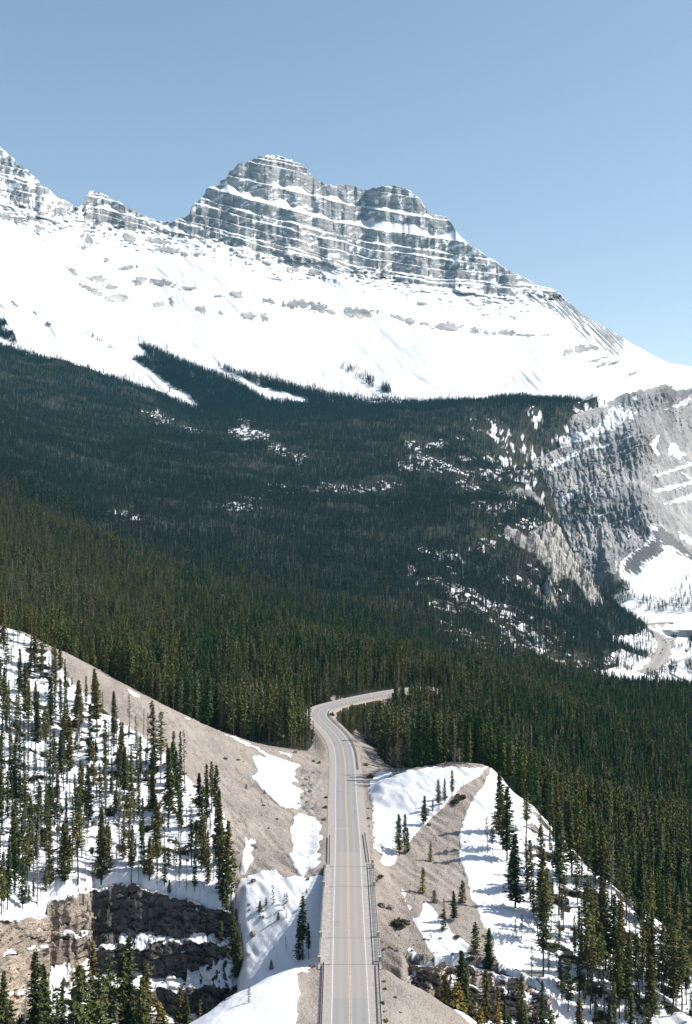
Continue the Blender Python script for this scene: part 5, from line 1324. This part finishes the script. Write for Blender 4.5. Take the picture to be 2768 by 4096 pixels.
# the far leg of the highway is seen over the tree tops on its lower side
leg = RP[RP[:, 1] > 552]; lpx = CX + leg[:, 0] / leg[:, 1] * F; lpy = HY + HC * F / leg[:, 1]
rpy = np.interp(fpx, lpx, lpy); lowside = (fpx > lpx.min() + 4) & (fpx < 1565) & (fY < np.interp(fpx, lpx, leg[:, 1]))
allow = (fpy - rpy - 22) * fY / F / 17.0
hh = np.where(lowside, np.minimum(hh, allow), hh)
keepf = hh > .2
fX, fY, fZ, fpx, fpy, fden, hh, near_edge, rI, cI = [q[keepf] for q in (fX, fY, fZ, fpx, fpy, fden, hh, near_edge, rI, cI)]; nf = len(fX)
idx = np.zeros(nf, int); rr = g.random(nf)
pn = fbm(fX / 120, fY / 120, 58, o=3)
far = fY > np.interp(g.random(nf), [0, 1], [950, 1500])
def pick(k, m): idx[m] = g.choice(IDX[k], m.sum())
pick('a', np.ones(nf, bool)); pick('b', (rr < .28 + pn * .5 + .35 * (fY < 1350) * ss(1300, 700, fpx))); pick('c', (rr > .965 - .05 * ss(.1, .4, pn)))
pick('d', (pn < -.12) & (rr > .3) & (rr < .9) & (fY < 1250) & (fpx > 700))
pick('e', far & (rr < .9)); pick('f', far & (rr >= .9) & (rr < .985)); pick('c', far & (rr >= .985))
# tongues of forest that run up the snowfield, and loose trees above the tree line
ex = []
for poly, d in TONG:
    P = np.array(poly); lo, hi = P.min(0), P.max(0)
    n = int((hi[0] - lo[0]) * (hi[1] - lo[1]) / (4.5 if d > .6 else 17.0))
    px = g.uniform(lo[0], hi[0], n); py = g.uniform(lo[1], hi[1], n)
    sd = sdf(px, py, poly); cl = fbm(px / 22, py / 16, 59, o=3)
    k = (sd > -1 + cl * 5) & (g.random(n) < np.clip(d * (1 + cl * (2.2 if d < .7 else .8)), 0, 1))
    ex.append((px[k], py[k]))
epx = np.concatenate([a for a, b in ex]); epy = np.concatenate([b for a, b in ex])
eD = mdepth(epx, epy)
# stand on the mesh actually built (same relief)
cj = np.clip(np.interp(epx, mpx, np.arange(len(mpx))).round().astype(int), 0, len(mpx) - 1)
for _ in range(1):
    rows = np.array([np.interp(-epy[i], -mPY[:, cj[i]], mD[:, cj[i]]) for i in range(len(epx))])
eD = rows
eX, eY, eZ = xof(epx, eD), eD, zof(epy, eD)
eh = g.normal(.95, .24, len(epx)).clip(.3, 1.5) * np.interp(epy, [1250, 1400, 1640], [.8, .85, 1.1])
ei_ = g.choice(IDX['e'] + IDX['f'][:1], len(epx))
# trees on the ledges of the wall and along the foot of the scree cone
WT = [(Z3([(820,755),(900,682),(960,692),(965,790),(930,870),(880,890),(840,840)]), 1.0), (Z3([(1040,1240),(1100,1200),(1200,1230),(1240,1330),(1100,1360),(1050,1330)]), .7), (Z3([(1440,1260),(1571,1180),(1800,1100),(1800,1350),(1571,1400),(1480,1330)]), .35), (Z3([(1240,1310),(1400,1330),(1600,1345),(1600,1400),(1240,1400)]), .5), (Z3([(920,430),(960,425),(955,460),(925,460)]), .8),(Z3([(690,530),(730,560),(745,600),(700,590)]), .9),(Z3([(880,880),(930,1000),(930,1040),(890,980)]), .7),(Z3([(800,900),(830,960),(820,990)]), .8)]
for poly, d in WT:
    P = np.array(poly); lo, hi = P.min(0), P.max(0); n = int((hi[0] - lo[0]) * (hi[1] - lo[1]) / 24.0)
    px = g.uniform(lo[0], hi[0], n); py = g.uniform(lo[1], hi[1], n)
    k = (sdf(px, py, poly) > -2) & (g.random(n) < d * (.8 + fbm(px / 14, py / 14, 60, o=3)))
    px, py = px[k], py[k]
    c = np.clip(((px - wpx[0]) / 3.0).round().astype(int), 0, len(wpx) - 1)
    dd = np.array([np.interp(-py[i], -wPY[:, c[i]], wD[:, c[i]]) for i in range(len(px))]) - 3
    eX = np.r_[eX, xof(px, dd)]; eY = np.r_[eY, dd]; eZ = np.r_[eZ, zof(py, dd)]; eh = np.r_[eh, g.normal(.75, .15, len(px)).clip(.4, 1)]; ei_ = np.r_[ei_, g.choice(IDX['e'], len(px))]
fX = np.r_[fX, eX]; fY = np.r_[fY, eY]; fZ = np.r_[fZ, eZ]; hh = np.r_[hh, eh]; idx = np.r_[idx, ei_]
for poly, n, sd_, md, dn in ((LEFTW, 340, 15, 1.15, lambda a, b: 1.0 if a < 330 else .6), (RIGHTW, 110, 16, 1.3, lambda a, b: .3 + .7 * float(ss(2150, 2600, a)))):
    q = scatter(poly, n, sd_, md, dn); TREES.extend((x, y) for _, _, x, y in q)
    fX = np.r_[fX, [x for _, _, x, y in q]]; fY = np.r_[fY, [y for _, _, x, y in q]]; fZ = np.r_[fZ, [gz(x, y) for _, _, x, y in q]]
    hh = np.r_[hh, g.uniform(.18, .95 if poly is LEFTW else .6, len(q))]; idx = np.r_[idx, g.choice(IDX['a'] + IDX['b'] + IDX['c'], len(q))]
cq = [(x, y) for x, y in zip(g.uniform(-68, -34, 260), g.uniform(244, 276, 260)) if gz(x, y) < -22][:70] + [(x, y) for x, y in zip(g.uniform(12, 70, 120), g.uniform(238, 252, 120)) if gz(x, y) < -18][:30]
fX = np.r_[fX, [q[0] for q in cq]]; fY = np.r_[fY, [q[1] for q in cq]]; fZ = np.r_[fZ, [gz(*q) for q in cq]]; hh = np.r_[hh, g.uniform(.35, 1.0, len(cq))]; idx = np.r_[idx, g.choice(IDX['a'] + IDX['b'] + IDX['d'], len(cq))]
print("forest trees", len(fX))
me = bpy.data.meshes.new("forest")
me.vertices.add(len(fX)); me.vertices.foreach_set('co', np.stack([fX, fY, fZ - .15], -1).astype(np.float32).ravel())
for nm, typ, dat in (('pick', 'INT', idx.astype(np.int32)), ('spin', 'FLOAT', g.uniform(0, 6.28, len(fX)).astype(np.float32)), ('size', 'FLOAT', hh.astype(np.float32)), ('girth', 'FLOAT', (hh * g.uniform(.85, 1.25, len(fX))).clip(.45, 2).astype(np.float32))):
    a = me.attributes.new(nm, typ, 'POINT'); a.data.foreach_set('value', dat)
fo = obj("forest", me, kind='stuff', label="dense dark conifer forest covering the valley sides up to the snow", category="forest")
ng = bpy.data.node_groups.new("forest", 'GeometryNodeTree')
ng.interface.new_socket('Geometry', in_out='INPUT', socket_type='NodeSocketGeometry'); ng.interface.new_socket('Geometry', in_out='OUTPUT', socket_type='NodeSocketGeometry')
N = ng.nodes; gi = N.new('NodeGroupInput'); go = N.new('NodeGroupOutput'); ci = N.new('GeometryNodeCollectionInfo'); ip = N.new('GeometryNodeInstanceOnPoints')
ci.inputs[0].default_value = PROTO; ci.inputs['Separate Children'].default_value = True; ci.inputs['Reset Children'].default_value = True
def named(n, typ):
    a = N.new('GeometryNodeInputNamedAttribute'); a.data_type = typ; a.inputs[0].default_value = n; return a.outputs[0]
cr = N.new('ShaderNodeCombineXYZ'); cs = N.new('ShaderNodeCombineXYZ')
ng.links.new(named('spin', 'FLOAT'), cr.inputs[2])
gs = named('girth', 'FLOAT'); ng.links.new(gs, cs.inputs[0]); ng.links.new(gs, cs.inputs[1]); ng.links.new(named('size', 'FLOAT'), cs.inputs[2])
m2p = N.new('GeometryNodeMeshToPoints')
ng.links.new(gi.outputs[0], m2p.inputs[0]); ng.links.new(m2p.outputs[0], ip.inputs['Points']); ng.links.new(ci.outputs[0], ip.inputs['Instance'])
ip.inputs['Pick Instance'].default_value = True
ng.links.new(named('pick', 'INT'), ip.inputs['Instance Index']); ng.links.new(cr.outputs[0], ip.inputs['Rotation']); ng.links.new(cs.outputs[0], ip.inputs['Scale'])
ng.links.new(ip.outputs[0], go.inputs[0])
md = fo.modifiers.new("forest", 'NODES'); md.node_group = ng
# ================================================================== bare trees, bushes, boulders, logs, cars
BT = [(1565,3078,130,"left"),(1588,3085,150,""),(1604,3080,170,""),(1622,3072,140,""),(1640,3052,110,""),(1660,3040,120,""),(1548,3060,100,""),(1575,3055,120,""),(1411,2925,90,""),(1434,2935,80,""),(1460,2950,95,""),(1820,3062,120,""),(1838,3060,100,""),(1224,2870,70,""),(1262,3000,75,"")]
BLAB = ["leftmost bare reddish tree of the thicket above the snow bank","bare reddish tree second from left in the thicket above the snow bank","tallest bare reddish tree in the thicket above the snow bank","bare tree just right of the tallest in the thicket","small bare tree at the right end of the thicket","bare tree behind the right end of the thicket","short bare tree at the front left of the thicket","bare tree at the back of the thicket","bare pale tree by the guardrail bend, nearest the road","bare pale tree by the guardrail bend, second from the road","bare pale tree by the guardrail bend, third from the road","bare pale tree standing among spruces above the moraine summit","smaller bare tree beside the one above the moraine summit","bare grey tree on the left inside of the highway bend","bare reddish tree at the road edge left of the straight"]
for i, ((px, py, hp, _), lab) in enumerate(zip(BT, BLAB)):
    x, y = hit(px, py)
    tw, tk = BARE[i % 4]; h = hp * y / F
    o = thing("bare_tree", lab, "bare tree", (x, y, gz(x, y) - .1), i * 1.7, "leafless trees near the road"); s = h / 9.5; o.scale = (s, s, s)
    obj("trunk", tk, o); obj("twigs", tw, o)
x, y = xof(1905, 249), 249
o = thing("bare_tree", "tall pale leafless tree in the canyon below the red brown cliff", "bare tree", (x, y, gz(x, y) - .1)); o.scale = (1.45, 1.45, 1.5); obj("trunk", BARE[2][1], o); obj("twigs", BARE[2][0], o)

def bush_mesh(seed, mat, flat=.6, n=260, leaf=.22):
    g = np.random.default_rng(seed); d = g.normal(size=(n, 3)); d /= np.linalg.norm(d, axis=1)[:, None]; d[:, 2] = np.abs(d[:, 2])
    r = g.uniform(.55, 1.0, n) * (1 + .25 * np.sin(3 * np.arctan2(d[:, 1], d[:, 0]) + seed))
    c = d * r[:, None] * np.array([1, 1, flat]); u = g.normal(size=(n, 3)); u /= np.linalg.norm(u, axis=1)[:, None]; v = np.cross(u, g.normal(size=(n, 3))); v /= np.linalg.norm(v, axis=1)[:, None]
    s = leaf * g.uniform(.6, 1.4, n)[:, None]
    V = np.stack([c - u * s, c + v * s * .5, c + u * s, c - v * s * .5], 1).reshape(-1, 3)
    return mesh_from("foliage", V, np.arange(4 * n).reshape(-1, 4), mat)
def stems(mat, seed):
    g = random.Random(seed); m = MB()
    for i in range(14):
        a = g.uniform(0, 6.28); l = g.uniform(.4, .8); m.tube([(0, 0, -.15), (math.cos(a) * l * .4, math.sin(a) * l * .4, .25), (math.cos(a) * l, math.sin(a) * l, .5)], [.03, .02, .01], 3)
    return m.mesh("stems", mat)
BUSH = [bush_mesh(i, M_BUSH) for i in range(3)]; OLIVE = [bush_mesh(10 + i, M_GOLD if i == 2 else M_PINE, .8) for i in range(3)]; RED = [bush_mesh(20 + i, M_TWIG, .7, 130, .2) for i in range(3)]
ST = [stems(M_TWIG, i) for i in range(2)]
SH = [(1603,3700,2.3,'B',"large round dark juniper bush on the gravel right of the bridge"),(1521,3508,.9,'B',"low dark juniper on the gravel beside the far bridge end"),(1838,3192,1.9,'B',"wide low green juniper under the three slim spruces on the moraine"),(1822,3212,1.5,'B',"second low juniper just below the wide one on the moraine"),(1712,3300,1.1,'R',"reddish bush by the lone spruce on the snow bank edge"),(1768,3668,1.0,'R',"brown bush on the earth knob between the snow strips"),(1828,3748,.8,'B',"dark bush on the snow below the gravel rib"),(1812,3818,.6,'R',"small brown bush by the snow patch over the red brown cliff"),(1878,3836,1.1,'B',"ragged bush at the top of the red brown cliff"),
 (1645,3875,.9,'R',"reddish bush left of the red brown cliff"),(1638,3845,.8,'R',"reddish bush on the slope just above another, left of the cliff"),(1652,3850,.7,'R',"brown bush on the gravel slope below the long snow strip"),(1755,3888,1.1,'R',"rusty bush on the rim of the red brown cliff"),(1830,3868,.9,'R',"rusty bush on the middle rim of the red brown cliff"),
 (1536,3927,.45,'O',"first little olive bush outside the lower right guardrail, at its top end"),(1540,3957,.45,'O',"second little olive bush down along the lower right guardrail"),(1528,4015,.6,'O',"bigger olive bush outside the lower right guardrail"),(1581,3990,.4,'O',"little bush alone on the bare gravel off the lower right guardrail"),(1536,4048,.4,'R',"small brown bush along the lower right guardrail"),(1600,4050,.35,'R',"small brown bush alone near the bottom right gravel"),(1542,4085,.6,'O',"olive bush at the bottom edge outside the right guardrail"),
 (1303,3192,.7,'O',"green bush at the left road edge, top one of three"),(1301,3232,.9,'O',"green bush at the left road edge, middle one of three"),(1296,3280,.8,'O',"green bush at the left road edge, bottom one of three"),(1254,3046,.7,'O',"olive bush on the gravel left of the road, below the bare tree"),(1277,3053,.8,'O',"olive bush closest to the road left of the straight"),
 (1463,3062,1.1,'O',"olive bush by the end of the long guardrail"),(1482,3110,1.3,'O',"taller olive bush at the upper left corner of the snow bank"),(1473,3235,.6,'R',"brown bush at the right road edge, top one of three"),(1474,3275,.8,'R',"brown bush at the right road edge, middle one of three"),(1476,3305,.5,'R',"brown bush at the right road edge, bottom one of three"),(1327,2862,1.6,'O',"pale olive bush inside the guardrail bend"),
 (1053,3224,.8,'R',"dark red bush on the gravel below the upper snow patch"),(1108,3278,.5,'O',"single olive bush on the gravel between the snow patches"),(952,3040,.8,'R',"reddish bush on the gravel crest, left of a fainter one"),(902,3036,1.0,'R',"larger reddish bush higher on the gravel spur"),(1074,3314,.4,'O',"tiny olive tuft low on the gravel spur"),(1232,3518,.5,'O',"bush on the gravel lip left of the bridge end"),
 (1180,3011,1.0,'R',"rusty bush under the forest edge left of the road"),(1040,3668,.5,'R',"dark twiggy bush at the left of the little spruces on snow"),(1112,3675,.4,'R',"dark twiggy bush below the little spruces on snow"),(992,3822,.9,'R',"earthy bush patch on the left side of the snow gully"),(1245,3870,.9,'R',"brown bush in the shade under the near bridge end")]
for i, (px, py, r, k, lab) in enumerate(SH):
    x, y = hit(px, py)
    o = thing("juniper_bush" if k == 'B' else "shrub", lab, "bush", (x, y, gz(x, y) - .05), i * 2.1, "low bushes on the gravel slopes"); o.scale = (r, r, r)
    obj("foliage", {'B': BUSH, 'O': OLIVE, 'R': RED}[k][i % 3], o); obj("stems", ST[i % 2], o)

def rock_mesh(seed, sub=3, flat=.7):
    import bmesh
    bm = bmesh.new(); bmesh.ops.create_icosphere(bm, subdivisions=sub, radius=1)
    co = np.array([v.co for v in bm.verts]); n = fbm(co[:, 0] * .9 + seed * 7, co[:, 1] * .9, co[:, 2] * .9, o=3); q = np.round(co * 1.7 + n[:, None] * .6) / 1.7
    p = (co * .55 + q * .45) * (1 + n * .35)[:, None] * np.array([1, .8, flat])
    for v, c in zip(bm.verts, p): v.co = c
    me = bpy.data.meshes.new("boulder"); bm.to_mesh(me); bm.free(); me.materials.append(M_BOULD); return me
M_BOULD = flat_mat("boulder_stone", (.20, .185, .17), .95, .3, 1.5)
RK = [rock_mesh(i) for i in range(5)]
RO = [(1019,3388,1.3,"big dark boulder standing in the narrow snow chute"),(1013,3740,.95,"grey boulder alone on the left snow gully"),(1529,3626,1.0,"large dark boulder above the big juniper, right of the bridge"),(1562,3634,1.1,"long flat boulder right next to the large dark boulder"),(995,3618,.5,"small rock high on the left snow gully"),(998,3640,.45,"small rock just below another on the left snow gully"),(1053,3668,.4,"small dark stone by the little spruces on snow"),(1016,3525,.7,"flat dark rock on the upper edge of the left snow gully"),(1540,3795,.5,"stone beside the log on the gravel slope"),(1755,3880,.8,"block on the rim of the red brown cliff"),(1700,3758,.5,"stone by the snow patch on the gravel slope"),(1650,3805,.4,"stone in the middle of the lower gravel slope"),(1670,3820,.45,"stone at the edge of the long snow strip"),(1590,3800,.4,"stone low on the gravel below the juniper"),(1715,3760,.4,"stone at the right side of the gravel gully"),(1762,3755,.55,"rock at the lip of the knob between snow strips"),(1225,3120,.7,"grey block in the rubble left of the road, uppermost"),(1215,3145,.8,"grey block in the rubble left of the road, second from the top"),(1240,3165,.7,"grey block in the rubble nearest the road"),(1205,3190,.6,"grey block in the middle of the rubble left of the road"),(1228,3210,.7,"grey block low in the rubble left of the road"),(1236,3110,.5,"small grey block at the upper right of the rubble"),(1250,3235,.6,"grey block at the bottom of the rubble left of the road"),(1195,3215,.5,"small grey block by the upper snow patch edge"),(1247,3140,.55,"pale block next to the road in the rubble"),(1855,3280,.4,"dark stone on the snow right of the moraine"),(1862,3370,.4,"stone low on the snow beside the moraine"),(1700,3228,.3,"small stone on the gravel moraine crest")]
for i, (px, py, r, lab) in enumerate(RO):
    x, y = hit(px, py); o = obj("boulder", RK[i % 5], None, (x, y, gz(x, y) + r * .2), label=lab, category="boulder", group="boulders on the slopes"); o.scale = (r, r, r); o.rotation_euler = (0, 0, i * 1.3)
# many small stones lying on the gravel: nobody could count them
g = np.random.default_rng(31); sv, sf = [], []
tet = np.array([[-.5, -.4, -.2], [.55, -.3, -.2], [.1, .6, -.2], [0, 0, .5], [.4, .3, .2]])
tf = np.array([[0, 1, 3], [1, 4, 3], [4, 2, 3], [2, 0, 3], [1, 2, 4]])
m_ok = (snow < .3) & (soil < .3) & (gY > 238) & (gY < 470) & (rd > 8.5) & (gPX > -100) & (gPX < 2850)
ii, jj_ = np.nonzero(m_ok); wgt = cellA[ii, jj_]; wgt = wgt / wgt.sum(); sel = g.choice(len(ii), 9000, p=wgt)
for q in sel:
    i, j = ii[q], jj_[q]; s = g.pareto(2.6) * .16 + .12; s = min(s, .9); a = g.uniform(0, 6.28)
    t_ = tet * s * g.uniform(.7, 1.3, (1, 3)); ca, sa = math.cos(a), math.sin(a)
    sf.append(tf + 5 * len(sv)); sv.append(np.c_[t_[:, 0] * ca - t_[:, 1] * sa, t_[:, 0] * sa + t_[:, 1] * ca, t_[:, 2]] + [gX[i, j] + g.normal(0, .3), gY[i, j], gZ[i, j]])
me = mesh_from("scattered_stones", np.concatenate(sv), np.concatenate(sf), flat_mat("stones", (.26, .24, .22), .95, .3, .8)); obj("scattered_stones", me, kind='stuff')

# fallen logs
def log(px0, py0, px1, py1, r, lab, mat=M_GBARK):
    x0, y0 = hit(px0, py0); x1, y1 = hit(px1, py1); a = Vector((x0, y0, gz(x0, y0) + r)); b = Vector((x1, y1, gz(x1, y1) + r)); m = MB()
    n = 6; m.tube([a.lerp(b, i / n) + Vector((0, 0, .12 * math.sin(i * 2.1))) - a for i in range(n + 1)], [r * (1 - .5 * i / n) for i in range(n + 1)], 6)
    o = obj("fallen_log", m.mesh("fallen_log", mat), None, a, label=lab, category="log")
for q in ((1556,3787,1582,3805,.16,"pale driftwood log lying on the gravel slope right of the bridge"),(2058,3882,2120,3895,.22,"dark fallen trunk lying on snow above the right cliff"),(2145,3915,2185,3965,.2,"dark fallen trunk pointing down to the right cliff edge"),(2160,3985,2185,4020,.15,"bleached broken trunk leaning at the right cliff edge"),(300,3330,345,3250,.18,"grey leaning trunk fallen among the left slope trees"),(505,3470,560,3400,.2,"dark slanting trunk on the lower left snow"),(450,3540,560,3548,.2,"trunk lying along the rim of the shaded cliff"),(150,2720,135,2780,.2,"bleached broken trunk high on the left slope"),(330,2790,390,2760,.2,"grey trunk lying across the upper left snow")): log(*q)

# the few vehicles on the valley road
M_GLASS = flat_mat("dark_glass", (.02, .025, .03), .1, .05); M_TYRE = flat_mat("tyre_rubber", (.02, .02, .02), .9, .1)
def car(px, py, lab, col, L, Wd, H, box=0, side=0, cat="car", name="parked_car", flip=False):
    Y = F * (HC - VZ) / (py - HY); x = xof(px, Y)
    i = int(np.argmin(np.hypot(VP[:, 0] - x, VP[:, 1] - Y))); tx, ty = vroad_t[i]; nx, ny = VN[i]
    o = thing(name, lab, cat, (VP[i, 0] + nx * side, VP[i, 1] + ny * side, VZ + .12), math.atan2(-tx, ty) + (math.pi if flip else 0))
    paint = flat_mat("car_paint", col, .3, .03); m = MB()
    prof = [(-L / 2, .35), (-L / 2, .95), (-L / 2 + .9, 1.05), (-L / 2 + .9 + .4, H), (L / 2 - 1.7, H), (L / 2 - 1.1, 1.0), (L / 2, .85), (L / 2, .35)]
    if box: prof = [(-L / 2, .4), (-L / 2, H), (L / 2 - 1.6, H), (L / 2 - 1.5, 2.0), (L / 2 - .9, 1.9), (L / 2 - .5, 1.2), (L / 2, 1.1), (L / 2, .4)]
    n = len(prof); v = [(-Wd / 2, a, b) for a, b in prof] + [(Wd / 2, a, b) for a, b in prof]
    m.add(v, [tuple(range(n)), tuple(range(2 * n - 1, n - 1, -1))] + [(i + n, (i + 1) % n + n, (i + 1) % n, i) for i in range(n)]); obj("body", m.mesh("body", paint), o)
    w = MB(); w.box((0, L / 2 - 1.35 if not box else L / 2 - 1.15, H - .38 if not box else 1.62), (Wd + .04, .5, .42)); obj("windscreen", w.mesh("windscreen", M_GLASS), o)
    if not box:
        w = MB(); w.box((0, -.1, H - .28), (Wd + .05, L * .38, .34)); obj("side_window", w.mesh("side_window", M_GLASS), o)
    wm = MB(); wm.tube([(-.12, 0, 0), (.12, 0, 0)], .36, 12); wmm = wm.mesh("wheel", M_TYRE)
    for sx in (-1, 1):
        for yy in (-L / 2 + .9, L / 2 - .9): obj("wheel", wmm, o, (sx * (Wd / 2 - .05), yy, .36))
car(2647, 2561, "white box truck with dark rear on the far valley road", (.75, .75, .75), 9.0, 2.5, 3.4, 1, 2.2, "truck", "box_truck")
car(2651, 2571, "dark car close behind the white truck on the far valley road", (.04, .045, .06), 4.8, 1.9, 1.6, 0, 2.0)
car(2650, 2600, "dark red car halfway along the far valley road", (.12, .03, .03), 4.8, 1.9, 1.6, 0, -2.2, flip=True)
car(2645, 2614, "dark grey car just ahead of the white car on the far valley road", (.05, .05, .055), 4.8, 1.9, 1.6, 0, -2.2, flip=True)
car(2642, 2620, "white car last in line on the far valley road", (.8, .8, .8), 5.0, 2.0, 1.8, 0, -2.2, flip=True)

# ================================================================== the air itself
t = bpy.data.materials.new("thin_haze"); t.use_nodes = True; nt = t.node_tree; nt.nodes.clear()
ou = nt.nodes.new('ShaderNodeOutputMaterial'); pv = nt.nodes.new('ShaderNodeVolumePrincipled')
pv.inputs['Color'].default_value = (.18, .64, .95, 1); pv.inputs['Density'].default_value = 2.5e-5; pv.inputs['Anisotropy'].default_value = 0.0
nt.links.new(pv.outputs[0], ou.inputs['Volume'])
hb = min(MZ.min(), gZ.min(), wZ.min()) - 1.5; ht = MZ.max() + 4; hy = MY.max() + 20
m = MB(); m.box((0, (hy - 60) / 2, (hb + ht) / 2), (2 * max(-MX.min(), MX.max()) + 60, hy + 60, ht - hb)); obj("haze", m.mesh("haze", t), kind='stuff')
print("haze top", max(MZ.max(), 0), "ranges", MX.min(), MX.max(), MY.max(), MZ.min(), gX.min(), gX.max(), gZ.min(), wX.max(), wD.max(), wZ.min())
